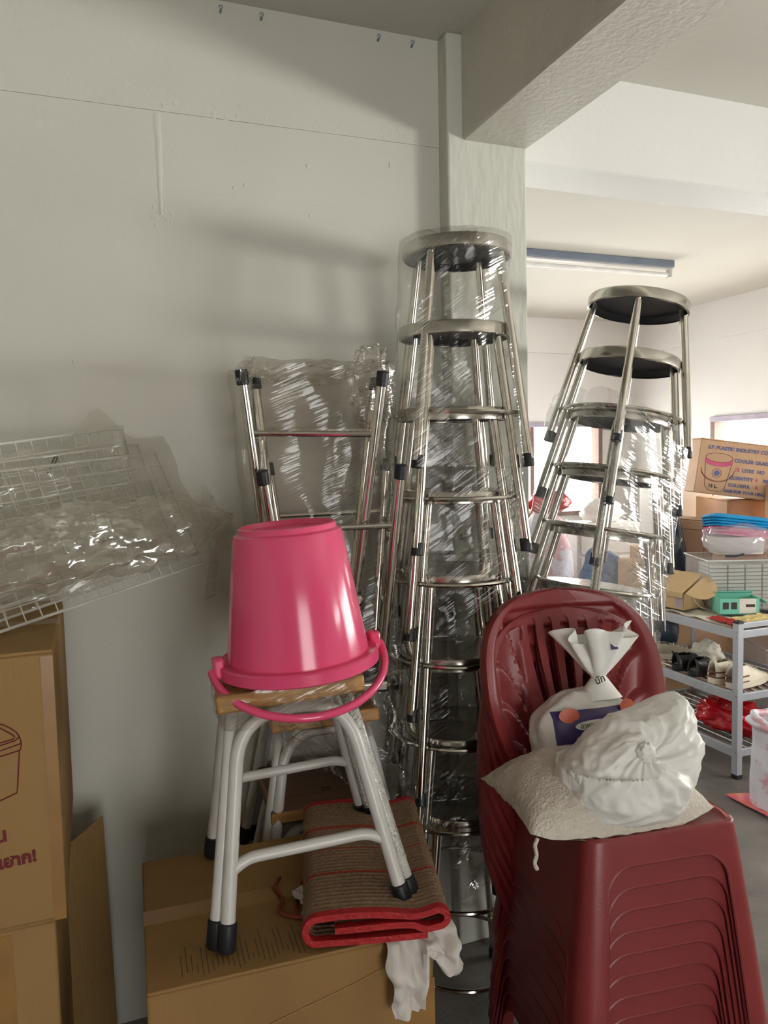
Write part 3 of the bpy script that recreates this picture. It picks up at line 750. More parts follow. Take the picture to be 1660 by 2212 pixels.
def extrude_mat(y0, y1, th, ny, rib):
    loop = thick(cl, th); n = len(loop); vs = []; fs = []
    nl = len(cl)
    for j in range(ny+1):
        y = y0+(y1-y0)*j/ny
        for i, (x, z) in enumerate(loop):
            k = i if i < nl else 2*nl-1-i
            a = cl[max(0, k-1)]; b = cl[min(nl-1, k+1)]; dx, dz = b[0]-a[0], b[1]-a[1]; L = math.hypot(dx, dz) or 1
            sg = 1 if i < nl else -1
            h = rib*(math.sin(2*PI*y/.0125)+.5*math.sin(2*PI*k*.003/.0115+2*PI*y/.025)) if rib else 0
            skew = .02*(y/ML)*0
            vs.append((x-dz/L*h*sg+skew, y, z+dx/L*h*sg))
    for j in range(ny):
        for i in range(n):
            l = (i+1) % n; fs.append((j*n+i, (j+1)*n+i, (j+1)*n+l, j*n+l))
    fs.append(tuple(range(n))); fs.append(tuple(ny*n+i for i in range(n-1, -1, -1)))
    return MB().add(vs, fs)
extrude_mat(-ML/2, ML/2, TH, 260, .0014).obj('knit_body', M['knit'], t, smooth=60)
extrude_mat(-ML/2-.004, -ML/2+.012, TH+.0022, 3, 0).obj('binding', M['red'], t, smooth=60)
extrude_mat(ML/2-.012, ML/2+.004, TH+.0022, 3, 0).obj('binding', M['red'], t, smooth=60)
tag(MB().tube(rounded([(.335, 1.56, ZC+.006), (.315, 1.53, ZC+.005), (.325, 1.475, ZC+.005), (.30, 1.44, ZC+.005), (.335, 1.405, ZC+.005), (.365, 1.39, ZC+.012), (.385, 1.395, ZC+.02)], .03), .0038, 8).obj('tie_cord', M['rope']), 'rust red looped cord lying left of the folded mat', 'cord')
tag(MB().tube(rounded([(.385, 1.5, ZC+.03), (.365, 1.5, ZC+.02), (.362, 1.478, ZC+.008), (.343, 1.46, ZC+.006), (.338, 1.43, ZC+.006)], .02), .0038, 8).obj('tie_cord', M['rope']), 'short rust red cord end beside the white cloth on carton', 'cord')
# white cloth pushed under the mat, hanging over the carton edge
def hang(u, v):
    # u across, v from under the mat over the edge and down
    x = .455+.155*u; s = v*.23
    top = .095
    if s < top: y = 1.275+(top-s)+.0; z = ZC+.007+.004*nz(u*5, v*5, 2)
    else:
        d = (s-top); y = 1.268-.03*min(1, d*18)-.008*math.sin(u*14)-.012*nz(u*6, v*4, 3); z = ZC+.004-d*(.95 if u < .5 else .35+.2*math.sin(u*9))+.004*nz(u*9, v*9, 3)
    return (x+.03*(.5-u)*v+.014*nz(u*4, v*6, 6), y+.016*nz(u*8, v*7, 1)*v, z)
tag(MB().grid(hang, 44, 40).obj('white_cloth', M['cloth'], smooth=70, solid=.002), 'crumpled white cloth under the folded mat hanging over carton edge', 'cloth')
def tuck(u, v): return (.345+.06*u+.01*nz(u*4, v*4, 1), 1.405+.085*v*(1-.5*u*0)-.02*u+.008*nz(u*5, v*5, 3), ZC+.006+.022*u+.012*nz(u*5, v*5, 8)+.006*v)
tag(MB().grid(lambda u, v: tuck(u, v) if u+abs(v-.4)*.7 > .2 else tuck(.2-abs(v-.4)*.5, v), 20, 20).obj('white_cloth', M['cloth'], smooth=70, solid=.002), 'small corner of white cloth left of the folded mat', 'cloth')

# ------------------------------------------------------------------ maroon plastic chairs
SH = .44
def outline(wf, wb, yf, yb, r, n=7):
    """closed outline starting at front middle going to +x; list of (point, side, distance to its corner)"""
    pts = []
    cs = [((wf, yf), 0), ((wb, yb), 1), ((-wb, yb), 2), ((-wf, yf), 3)]
    return cs
def make_chair():
    t = thing('plastic_chair', 'x', 'chair')
    top = dict(wf=.186, wb=.168, yf=-.205, yb=.195); bot = dict(wf=.238, wb=.232, yf=-.262, yb=.262)
    def corners(d): return [V((d['wf'], d['yf'], 0)), V((d['wb'], d['yb'], 0)), V((-d['wb'], d['yb'], 0)), V((-d['wf'], d['yf'], 0))]
    ct, cb = corners(top), corners(bot)
    ZT = SH-.008; LW = .05; RR = .055; AT = ZT-.05
    seat_ring = []
    for k in range(4):
        P = ct[k]; A = (ct[k-1]+ct[k])/2; B = (ct[k]+ct[(k+1) % 4])/2
        Pb = cb[k]; Ab = (cb[k-1]+cb[k])/2; Bb = (cb[k]+cb[(k+1) % 4])/2
        def col(e, s):
            """e in -1..1 : -1 mid of the previous side, +1 mid of the next; returns top and bottom points rounded at the corner"""
            M_, Mb_ = (A, Ab) if e < 0 else (B, Bb)
            return P.lerp(M_, abs(e)), Pb.lerp(Mb_, abs(e))
        La = (A-P).length; Lb = (B-P).length; r = .04
        strips = [[]]
        def addcol(pt, pb, zb): strips[-1].append((pt, pb, zb))
        ds = [1, .85, .7, .5]
        def half(Mp, Mpb, L, side):
            cols = []; AT = ZT-(.21 if side else .05)
            dd = [LW+RR*(1-math.cos(PI/2*q/6)) for q in range(7)]
            dist = [L*(1-q/6) for q in range(6)]; dist = [d for d in dist if d > LW+RR+.005]+dd[::-1]
            for d in dist:
                e = d/L
                if d >= LW+RR: zb = AT
                else: zb = AT-RR+math.sqrt(max(0, RR*RR-(RR-(d-LW))**2))
                cols.append((P.lerp(Mp, e), Pb.lerp(Mpb, e), zb))
            leg = [(P.lerp(Mp, d/L), Pb.lerp(Mpb, d/L), 0) for d in (LW, r)]
            return cols, leg
        ca, la = half(A, Ab, La, k % 2 == 1); cb_, lb = half(B, Bb, Lb, k % 2 == 0)
        arc_ = []
        pa, pab = la[-1][0], la[-1][1]; pb2, pbb = lb[-1][0], lb[-1][1]
        for q in range(1, 6):
            s = q/6; arc_.append((pa*(1-s)**2+P*2*s*(1-s)+pb2*s*s, pab*(1-s)**2+Pb*2*s*(1-s)+pbb*s*s, 0))
        mb = MB(); NV = 12
        for st in (ca, la+arc_+lb[::-1], cb_[::-1]):
            vs = []; fs = []
            for pt, pb_, zb in st:
                for j in range(NV+1):
                    z = ZT+(zb-ZT)*j/NV; f = 1-z/ZT
                    p = pt.lerp(pb_, f**.9); vs.append((p.x, p.y, z))
            n = len(st)
            for i in range(n-1):
                for j in range(NV): fs.append((i*(NV+1)+j, i*(NV+1)+j+1, (i+1)*(NV+1)+j+1, (i+1)*(NV+1)+j))
            mb.add(vs, fs)
        mb.obj('leg', M['maroon'], t, smooth=45, solid=.004)
        # rib that frames the arch
        rib = [V((p.lerp(q, (1-zb/ZT)**.9).x, p.lerp(q, (1-zb/ZT)**.9).y, zb)) for p, q, zb in ca[:-1]]
        seat_ring += [c[0] for c in ca]+[c[0] for c in la]+[c[0] for c in arc_]+[c[0] for c in lb[::-1]]+[c[0] for c in cb_[::-1]]
        for st, lg in ((ca, la), (cb_, lb)):
            pts = []
            for p, q, zb in st:
                o = p.lerp(q, (1-zb/ZT)**.9); o = V((o.x, o.y, zb)); pts.append(o)
            p, q, _ = lg[0]
            for z in (st[-1][2]-.05, st[-1][2]*.5, .05, .01):
                o = p.lerp(q, (1-z/ZT)**.9); pts.append(V((o.x, o.y, z)))
            MB().tube(pts, .0035, 6).obj('rib', M['maroon'], t)
    # seat
    ring = []
    for p in seat_ring:
        if not ring or (p-ring[-1]).length > .0005: ring.append(p)
    n = len(ring); vs = []; fs = []
    prof = [(1.004, ZT), (1.0, ZT+.005), (.985, SH), (.95, SH-.0015), (.8, SH-.006), (.6, SH-.011), (.4, SH-.014), (.2, SH-.016), (.01, SH-.016)]
    for s, z in prof:
        for p in ring: vs.append((p.x*s, p.y*s, z))
    for j in range(len(prof)-1):
        for i in range(n): l = (i+1) % n; fs.append((j*n+i, j*n+l, (j+1)*n+l, (j+1)*n+i))
    fs.append(tuple((len(prof)-1)*n+i for i in range(n)))
    MB().add(vs, fs).obj('seat', M['maroon'], t, smooth=50, solid=.003)
    # backrest
    BH = .455
    def W(v):
        if v < .5: return .182+(.25-.182)*math.sin(v/.5*PI/2)
        q = (v-.5)/.5; return .25*max(0, 1-q**2.7)**(1/2.7)
    slots = [-.42, -.17, .08, .33]
    def ss(a, b, x): x = min(1, max(0, (x-a)/(b-a))); return x*x*(3-2*x)
    vlist = [ (j/96)*.86 for j in range(97)]+[.86+.14*math.sin(PI/2*j/24) for j in range(1, 25)]
    def sl(c, v):
        w0 = .062*(.55+.5*v)
        e = 1
        if v < .03 or v > .845: e = 0
        elif v < .09: e = math.sqrt(max(0, 1-((.09-v)/.06)**2))
        elif v > .80: e = math.sqrt(max(0, 1-((v-.80)/.045)**2))
        cc = (c-.05)*(.42+.60*v)+.05; return cc-w0*e, cc+w0*e
    rows = []
    for v in vlist:
        br = [-1.0]
        for c in slots: br += list(sl(c, v))
        br.append(1.0)
        us = []; kinds = []
        for i in range(len(br)-1):
            ns = 1 if i % 2 == 1 else (26 if i in (0, len(br)-2) else 5)
            for q in range(ns): us.append(br[i]+(br[i+1]-br[i])*q/ns); kinds.append(i % 2 == 1)
        us.append(1.0); rows.append((v, us, kinds))
    nc = len(rows[0][1]); vs = []; fs = []
    def bp(u, v):
        w_ = W(v); x = u*w_; z = SH-.012+BH*v
        y = .188+.115*v**1.15-.075*(u*u)*(1-.35*v)*(w_/.25)
        e = min((1-abs(u))*w_/.2, (1-v)*1.5+.0)
        e = min(e, 1)
        y += .014*ss(.12, .17, e)*(1-ss(.0, .0001, 0))*ss(.02, .1, v)
        a = abs(u)
        if .46 < a < .86 and .04 < v < .9:
            ph = (v*4.6+((.84-a)/.34)**2*1.5+.25) % 1
            y += .017*ss(.46, .54, a)*(1-ss(.82, .86, a))*(ss(0, .14, ph)*(1-ph)*1.1)*ss(.04, .1, v)*(1-ss(.80, .88, v+.25*max(0, .7-a)))
        return (x, y, z)
    for v, us, kinds in rows:
        a = bp(-1, v); vs.append((a[0]-.004, a[1]+.032, a[2]-.004*v)); vs.append((a[0]-.006, a[1]+.012, a[2]))
        for u in us: vs.append(bp(u, v))
        b = bp(1, v); vs.append((b[0]+.006, b[1]+.012, b[2])); vs.append((b[0]+.004, b[1]+.032, b[2]-.004*v))
    C_ = nc+4
    for j in range(len(rows)-1):
        v = (rows[j][0]+rows[j+1][0])/2
        for i in range(C_-1):
            if 2 <= i < 2+nc-1 and rows[j][2][i-2] and .03 < v < .845: continue
            fs.append((j*C_+i, j*C_+i+1, (j+1)*C_+i+1, (j+1)*C_+i))
    MB().add(vs, fs).obj('backrest', M['maroon'], t, smooth=50, solid=.0035)
    return t
ch = make_chair(); ch['group'] = 'maroon plastic chairs in one stack'
CX, CY, CR = 1.062, 1.385, math.radians(-6.8)
ch.scale = (.93,)*3; CDZ = .0475
for i in range(9):
    k = 8-i
    loc = (CX+.004*math.sin(i), CY+.003*i, k*CDZ); rot = (0, 0, CR)
    lab = 'topmost maroon plastic chair of the stack, holding the white bags' if i == 0 else ('lowest maroon plastic chair of the stack' if i == 8 else ordinal(i)+' maroon plastic chair from the top of the stack')
    if i == 0: ch.location = loc; ch.rotation_euler = rot; ch['label'] = lab
    else: dup(ch, loc, rot, lab)
SZ = 8*CDZ+SH*.93

# woven sack lying on the seat
t = thing('woven_sack', 'beige woven sack lying flat on the top maroon chair', 'sack', (.99, 1.372, SZ-.003), (0, 0, math.radians(-7)))
def pillow(hx, hy, hz, seed, pinch=.5):
    def f(u, v):
        a = 2*u-1; b = 2*v
        s = 1 if b < 1 else -1; b = (b if b < 1 else 2-b)*2-1
        ed = (1-abs(a)**2.4)**.55*(1-abs(b)**2.2)**.55
        px_ = hx*a*(1-.12*(1-abs(a))*0+.06*abs(b)**2); py_ = hy*b*(1+.1*(1-a*a)-.05*abs(a)**3)
        z = hz*ed*s
        z = z+hz*.9 if s > 0 else max(z*.35, -.02)+hz*.3*(abs(a)**4+abs(b)**4)*.15+hz*.0
        z = (hz*1.35*ed if s > 0 else .0)+.018*(abs(a)**5)*1+.004
        return (px_, py_, z+.006*nz(a*3+seed, b*3, s)+(.004*nz(a*9, b*9, seed)))
    return f
mb = MB().grid(pillow(.195, .145, .085, 2), 60, 64); mb.obj('sack_body', M['sack'], t, smooth=70)
MB().tube(rounded([(-.2, -.155, .02), (-.21, -.163, .012), (-.207, -.167, -.006), (-.214, -.169, -.02), (-.208, -.17, -.032)], .006), .004, 8).obj('corner_tie', M['sack'], t)
# tied white plastic bag on top
KN = V((.02, -.72, .62)).normalized()
BC = V((1.022, 1.3, .872))
def tied(u, v):
    th = 2*PI*u; ph = PI*v
    e1 = KN.orthogonal().normalized(); e2 = KN.cross(e1)
    d = KN*math.cos(ph)+(e1*math.cos(th)+e2*math.sin(th))*math.sin(ph)
    tw = th+.9*math.exp(-(ph/.5)**2)
    fold = math.exp(-(ph/1.0)**2)*math.sin(min(ph, 1)*1.5)
    cc, sc_ = math.cos(tw), math.sin(tw)
    k = 1+.17*fold*nz(cc*3.2, sc_*3.2, .4)+.09*fold*ridge(nz(cc*5.5, sc_*5.5, 2+ph*.6))*.6
    k -= .20*math.exp(-(ph/.26)**2)
    k += .07*nz(d.x*2.4, d.y*2.4, d.z*2.4+9)+.035*ridge(nz(d.x*4.5, d.y*4.5, d.z*4.5+3))+.012*nz(d.x*14, d.y*14, d.z*14)
    p = V((d.x*.15, d.y*.118, d.z*.122))*k
    if d.x > .1 and d.z > .1: p += V((.02, 0, .026))*min(1, (d.x-.1)*1.8)*min(1, (d.z-.1)*1.8)*2
    if d.x < 0 and d.z > .3: p.z -= .03*min(1, -d.x*2)
    if p.z < -.07: p.z = -.07+(p.z+.07)*.3
    return BC+p
t = thing('plastic_bag', 'white plastic bag tied in a knot on the woven sack', 'bag')
MB().grid(tied, 144, 90, True).obj('bag_body', M['bag'], t, smooth=80)
kp = BC+V((KN.x*.142, KN.y*.118, KN.z*.122))*.84
def kn(u, v):
    th = 2*PI*u; ph = PI*v; d = V((math.sin(ph)*math.cos(th), math.sin(ph)*math.sin(th), math.cos(ph)))
    return kp+V((-.012, -.004, .008))+V((d.x*.02, d.y*.014, d.z*.02))*(1+.3*noise.noise(d*3))
MB().grid(kn, 24, 16, True).obj('knot', M['bag'], t, smooth=70)
def tl(u, v):
    a = (u-.5)*1.6
    return kp+V((.008+a*.02*(.4+v)+.012*v, -.012-.012*math.sin(PI*v)+.01*math.cos(a*5)*v, -.01-.085*v+.004*nz(u*6, v*6, 2)))
MB().grid(tl, 14, 14).obj('knot_tail', M['bag'], t, smooth=70, solid=.0015)
# printed bag with twisted neck leaning on the backrest
t = thing('printed_sack', 'white and purple printed sack with twisted neck behind the tied bag', 'sack', (1.045, 1.47, SZ+.085), (math.radians(-12), 0, math.radians(-6)))
def pb(u, v):
    th = 2*PI*u; ph = PI*v; d = V((math.sin(ph)*math.cos(th), math.sin(ph)*math.sin(th), math.cos(ph)))
    c, s = d.x, d.z; p = 3.2
    rr = 1/((abs(d.x)**p+abs(d.y)**2.2*.6+abs(d.z)**p)**(1/p))
    q = V((d.x*.13, d.y*.06, d.z*.125))*min(rr, 1.35)*(1+.05*noise.noise(d*3)+.03*noise.noise(d*8))
    if q.z > .07: q.x *= 1-.5*(q.z-.07)/.08
    if q.z < -.08: q.z = -.08
    return q
MB().grid(pb, 72, 48, True).obj('sack_body', M['printed'], t, smooth=70)
def neck(u, v):
    th = 2*PI*u
    if v < .35: r = .05-.11*v*(1-.0)+.0; r = max(.015, .055-.115*v)
    else: r = .015+.058*((v-.35)/.65)**.7
    f = 1+(.4*math.sin(th*3+.7)+.38*math.sin(th*7+2+2*v))*max(0, (v-.3))/.7
    z = .1+.15*v+(.022*math.sin(th*3+.5)+.014*math.sin(th*5))*max(0, v-.4)
    return (.035+.012*v+r*1.05*f*math.cos(th), -.02-.01*v+r*.7*f*math.sin(th), z)
MB().grid(neck, 96, 30, True).obj('twisted_neck', M['bag'], t, smooth=70, solid=.001)
MB().box((.05, -.0745, .212), (.068, -.0735, .226)).obj('print_tag', M['purple'], t, smooth=0)
# print: pale label patch, orange ovals and lettering on the front of the sack
def patch(cx, cz, rx, rz, dy):
    def f(u, v):
        th = 2*PI*u; x = cx+rx*v*math.cos(th); z = cz+rz*v*math.sin(th); return (x, dy+.25*x*x*4, z)
    return MB().grid(f, 28, 5, True)
patch(-.065, .075, .024, .016, -.066).obj('print_oval', M['orange'], t)
patch(.085, .082, .02, .016, -.064).obj('print_oval', M['orange'], t)
patch(.0, .05, .055, .012, -.0688).obj('print_label', M['bag'], t)
text('อาหาร Butro', .016, (-.045, -.0705, .046), (1, 0, 0), (0, 0, 1), M['darkink'], t)
text('นัก', .022, (.015, -.052, .135), (1, 0, .3), (0, 0, 1), M['darkink'], t, bold=.0005)
tag(MB().tube(rounded([(.995, 1.33, .96), (1.0, 1.325, .985), (1.02, 1.32, .995), (1.04, 1.315, .985), (1.05, 1.30, .96)], .02), .003, 8).obj('pink_string', M['pinkstr']), 'pink string loop between the tied bag and printed sack', 'string')
tag(MB().tube(rounded([(1.16, 1.36, SZ+.03), (1.185, 1.3, SZ+.012), (1.2, 1.25, SZ+.004), (1.202, 1.22, SZ+.004), (1.195, 1.195, SZ+.002)], .03), .0022, 8).obj('pink_string', M['pinkstr']), 'pink string hanging from woven sack over the chair seat edge', 'string')

# ------------------------------------------------------------------ far room: shoe rack
RX0, RX1, RY0, RY1, RH = 2.775, 3.28, 2.715, 3.56, .742
t = thing('shoe_rack', 'grey metal three tier shoe rack in the far room', 'rack', (RX0, RY0, 0))
W_, D_ = RX1-RX0, RY1-RY0
for x in (0, W_):
    for y in (0, D_):
        p = MB().box((x-.017, y-.017, .012), (x+.017, y+.017, RH)).obj('post', M['alu'], t, smooth=0, bevel=.003)
        MB().box((x-.018, y-.018, RH-.004), (x+.018, y+.018, RH+.008)).obj('post_cap', M['cap'], p, bevel=.003)
        MB().box((x-.018, y-.018, 0), (x+.018, y+.018, .022)).obj('post_foot', M['cap'], p, bevel=.003)
for z in (.12, .385, .685):
    for x in (-.004, W_+.004): MB().box((x-.008, .017, z-.022), (x+.008, D_-.017, z+.022)).obj('long_rail', M['alu'], t, smooth=0, bevel=.002)
    for y in (0, D_): MB().box((.017, y-.008, z-.018), (W_-.017, y+.008, z+.018)).obj('end_rail', M['alu'], t, smooth=0, bevel=.002)
    for k in range(9):
        x = .03+(W_-.06)*k/8; MB().tube([(x, 0, z+.008), (x, D_, z+.008)], .006, 8).obj('shelf_bar', M['rod'], t)
MB().box((.017, -.006, RH-.03), (W_-.017, .006, RH-.004)).obj('end_rail', M['alu'], t, smooth=0, bevel=.002)
for z in (.13, .375, .395, .675, .7):
    MB().tube([(-.019, -.008, z), (-.0165, -.008, z)], .004, 8).obj('bolt', M['rod'], t)
ZS = (.137, .402, .702)
# things on the top shelf
def sheet_at(name, label, cat, x0, x1, y0, y1, z, material, seed, amp=.01, n=26, solid=.0015):
    def f(u, v): return (x0+(x1-x0)*u+.02*nz(v*4, seed, 1), y0+(y1-y0)*v+.02*nz(u*4, seed, 2), z+abs(amp*nz(u*4+seed, v*5, 1))+.4*amp*abs(nz(u*12, v*12, seed)))
    return tag(MB().grid(f, n, n).obj(name, material, smooth=70, solid=solid), label, cat)
sheet_at('paper_sheet', 'pale crumpled paper sheets spread on the shoe rack top', 'paper', 2.79, 3.1, 2.77, 3.52, ZS[2]+.004, M['papers'], 3, .02)
sheet_at('red_envelope', 'red paper packet at the front edge of the shoe rack top', 'packet', 2.785, 2.86, 2.75, 2.93, ZS[2]+.02, M['redbag'], 9, .014)
sheet_at('yellow_envelope', 'yellow paper packet at the right end of the shoe rack top', 'packet', 2.86, 3.08, 2.74, 2.86, ZS[2]+.024, M['yellow'], 12, .014)
t = thing('open_carton', 'open kraft carton printed thank you on the shoe rack', 'carton', (2.855, 3.29, ZS[2]+.022), (0, 0, math.radians(6)))
bw, bd_, bh = .125, .175, .085
for (a, b) in (((-bw/2, -bd_, 0), (bw/2+.12, -bd_+.003, bh)), ((-bw/2, bd_-.003, 0), (bw/2+.12, bd_, bh)), ((-bw/2, -bd_, 0), (-bw/2+.003, bd_, bh)), ((bw/2+.117, -bd_, 0), (bw/2+.12, bd_, bh)), ((-bw/2, -bd_, 0), (bw/2+.12, bd_, .003))):
    MB().box(a, b).obj('side_panel', M['card3'], t, smooth=0)
def lid(u, v):  # raised lid sloping up with a rounded tuck flap
    return (-bw/2-.012+.15*v, -bd_+2*bd_*u, bh+.005+.085*v-.02*(1-v)*0)
MB().grid(lid, 4, 6).obj('lid_panel', M['card3'], t, smooth=0, solid=.004)
MB().grid(lambda u, v: (-bw/2-.012, -bd_+2*bd_*u, bh-.02+.025*v), 2, 2).obj('lid_lip', M['card3'], t, smooth=0, solid=.004)
def ear(u, v):
    w_ = math.sqrt(max(0, 1-v*v)); return (-bw/2+.0+.075+(-.075+.15*u)*w_+.02*v, -bd_-.012-.10*v, bh+.005+.0425+(-.0425+.085*u)*w_-.05*v)
MB().grid(ear, 10, 10).obj('tuck_flap', M['card3'], t, smooth=0, solid=.003)
MB().grid(lambda u, v: (bw/2+.12+.11*v, -bd_*1.0+1.7*bd_*u-.03*v, bh+.06*math.sin(v*1.8)-.01*v), 6, 6).obj('side_flap', M['card3'], t, smooth=50, solid=.003)
text('THANK YOU', .026, (-bw/2-.0005, .13, .03), (0, -1, 0), (0, 0, 1), M['darkink'], t)
MB().box((-bw/2-.0012, -bd_+.012, .01), (-bw/2-.0002, -bd_+.05, .08)).obj('sticker', M['lav'], t, smooth=0)
for k in range(2): MB().tube(rounded([(.0+.05*k, -bd_-.002, .075), (.01+.06*k, -bd_-.01, .04), (.03+.05*k, -bd_-.03, .008), (.06+.05*k, -bd_-.035, .004)], .02), .0018, 6).obj('dangling_string', M['bag'] if k == 0 else M['darkink'], t)
t = thing('teal_box', 'open teal card box with pale label on the shoe rack', 'box', (3.0, 2.955, ZS[2]+.024), (0, 0, math.radians(-24)))
x, y, h = .098, .05, .078
for a, b in (((-x, -y, 0), (x, -y+.003, h)), ((-x, y-.003, 0), (x, y, h+.012)), ((-x, -y, 0), (-x+.003, y, h)), ((x-.003, -y, 0), (x, y, h)), ((-x, -y, 0), (x, y, .003))):
    MB().box(a, b).obj('side_panel', M['teal'], t, smooth=0)
MB().grid(lambda u, v: (-x+2*x*u, y+.0-.03*v, h+.012+.012*math.sin(v*2)), 4, 4).obj('top_flap', M['teal'], t, smooth=40, solid=.002)
MB().grid(lambda u, v: (x+.04*v, -y+2*y*u, h-.03*v*v), 4, 4).obj('end_flap', M['teal'], t, smooth=40, solid=.002)
MB().box((.0, -y-.001, .005), (.08, -y-.0002, h)).obj('label_sticker', M['cardw'], t, smooth=0)
MB().box((.03, -y-.0016, .036), (.075, -y-.001, .05)).obj('print_bar', M['darkink'], t, smooth=0)
for k in range(2): MB().box((-.08+.04*k, -y-.0012, .025), (-.052+.04*k, -y-.0002, .06)).obj('print_block', M['darkink'], t, smooth=0)
# shoes on the middle shelf
def make_shoe(name, upper, sole, stripe=None, L=.28, collar=.075):
    t = thing(name, 'x', 'shoe')
    def foot(s):  # half width along the shoe
        return .034+.012*math.sin(min(1, s*1.2)*PI)*1.0+(.004 if s > .5 else 0)-.028*max(0, (s-.86)/.14)**2-.012*max(0, (.08-s)/.08)**2
    def topz(s): return (.03+collar*(1-max(0, (s-.32)/.68)**.8)*(.95 if s > .05 else .9)) if s > .3 else .03+collar
    def up_(u, v):
        s = v; a = PI*u; w_ = foot(s); h = topz(s)-.02
        return (w_*math.cos(a)*(1-.12*math.sin(a)), L*s, .02+h*math.sin(a)**.7)
    MB().grid(up_, 24, 40, skip=lambda u, v: .3 < u < .7 and .06 < v < .34).obj('upper', upper, t, smooth=60, solid=.003)
    def so(u, v):
        a = 2*PI*u; s = (1-math.cos(a))/2; w_ = foot(min(.999, max(.001, s)))*1.08+.001; sg = 1 if a < PI else -1
        return (w_*sg*abs(math.sin(a))**.25, -.006+(L+.012)*s, .03*v)
    MB().grid(so, 60, 3, True).obj('sole', sole, t, smooth=50)
    def ins(u, v): return (foot(v)*.85*(2*u-1), .01+L*.95*v, .03)
    MB().grid(ins, 4, 16).obj('insole', M['canvas'], t)
    if stripe:
        for z in (.032, .058):
            MB().tube([(foot(s)*1.03*math.cos(a)*(1-.12*math.sin(a)), L*s-.004, z) for s, a in [(.30, .1), (.15, .1), (.04, .15), (.0, .6), (.0, 1.57), (.0, 2.54), (.04, 3.0), (.15, 3.04), (.30, 3.04)]], .0035, 6).obj('stripe', stripe, t)
    for k in range(4):
        s = .42+.09*k; h = topz(s); MB().tube([(-.02, L*s, h-.004), (0, L*s+.01, h+.005), (.02, L*s, h-.004)], .0025, 6).obj('lace', sole, t)
    return t
s1 = make_shoe('sneaker', M['cream'], M['cream'], M['maroonst'], .29, .088); s1['group'] = 'shoes on the rack'
s1.location = (2.815, 2.80, ZS[1]); s1.rotation_euler = (0, 0, math.radians(-78)); s1['label'] = 'cream sneaker with maroon heel stripes nearest the rack post'
dup(s1, (2.80, 2.90, ZS[1]), (0, 0, math.radians(-80)), 'cream sneaker with maroon heel stripes next to the black shoe')
s2 = make_shoe('slip_on_shoe', M['black'], M['black'], None, .27, .062); s2['group'] = 'shoes on the rack'
s2.location = (2.80, 3.03, ZS[1]); s2.rotation_euler = (0, 0, math.radians(-70)); s2['label'] = 'shiny black shoe with buckle beside the cream sneakers on rack'
MB().tube(arc((.035, .09, .045), .011, 0, 2*PI, 15, (0, 1, 0), (0, 0, 1)), .0025, 6, closed=True).obj('buckle', M['rod'], s2)
MB().tube(rounded([(0, .0, .08), (.008, -.012, .1), (-.006, -.014, .104), (-.004, 0, .08)], .006), .002, 6).obj('pull_loop', M['black'], s2)
s2b = dup(s2, (2.80, 3.16, ZS[1]), (0, 0, math.radians(-95)), 'black shoe further along the rack beside the beige canvas shoe')
s3 = make_shoe('canvas_shoe', M['canvas'], M['cream'], None, .26, .06); s3['group'] = 'shoes on the rack'
s3.location = (2.87, 3.42, ZS[1]); s3.rotation_euler = (0, 0, math.radians(-120)); s3['label'] = 'worn beige canvas shoe at the left of the rack middle shelf'
def tissue(c, r, seed): return blob(c, r, seed, .35, 2.2, 36)
tag(tissue((2.99, 3.13, ZS[1]+.07), (.07, .08, .07), 4).obj('paper_bag', M['papers'], smooth=70), 'white crumpled paper bag behind shoes on the rack', 'bag')
tag(blob((2.95, 2.93, ZS[0]+.07), (.13, .17, .085), 8, .3, 2.6, 64, squash=-.06).obj('red_bag', M['redbag'], smooth=60), 'glossy red plastic bag on the bottom shelf of the rack', 'bag')
tag(blob((3.0, 3.46, ZS[1]+.13), (.055, .09, .1), 3, .12, 2, 30).obj('navy_pouch', M['navy'], smooth=60), 'dark navy pouch at the left end of the shoe rack', 'pouch')
tag(blob((2.89, 3.53, ZS[1]+.12), (.05, .06, .1), 5, .25, 2, 30).obj('blue_cloth', M['denim'], smooth=60), 'blue cloth bundle at the left end of the shoe rack', 'cloth')

# ------------------------------------------------------------------ far room: bins, cartons, trays
def bin_(name, label, lo, hi, rotz, inner, group=None):
    lo = V(lo); hi = V(hi); c = (lo+hi)/2; s = hi-lo
    t = thing(name, label, 'storage bin', (c.x, c.y, lo.z), (0, 0, rotz), group)
    x, y, h = s.x/2, s.y/2, s.z
    for a, b in (((-x, -y, 0), (x, -y+.003, h-.02)), ((-x, y-.003, 0), (x, y, h-.02)), ((-x, -y, 0), (-x+.003, y, h-.02)), ((x-.003, -y, 0), (x, y, h-.02)), ((-x, -y, 0), (x, y, .003))):
        MB().box(a, b).obj('bin_wall', M['film_bin'], t, smooth=0)
    MB().box((-x-.006, -y-.006, h-.02), (x+.006, y+.006, h)).obj('lid', M['film_bin'], t, bevel=.006)
    MB().tube([(-x-.006, -y-.006, h-.004), (x+.006, -y-.006, h-.004), (x+.006, y+.006, h-.004), (-x-.006, y+.006, h-.004)], .004, 6, closed=True).obj('lid_rim', M['mesh'], t)
    return t
BI = math.radians(-22)
bn = bin_('clear_bin', 'clear lidded storage bin full of white mesh stacks behind the teal box', (2.985, 2.99, .715), (3.365, 3.31, .98), BI, 1)
bn2 = bin_('clear_bin', 'lower clear storage bin behind the shoe rack', (3.36, 2.94, 0), (3.76, 3.36, .485), BI, 0)
ca_, sa_ = math.cos(BI), math.sin(BI)
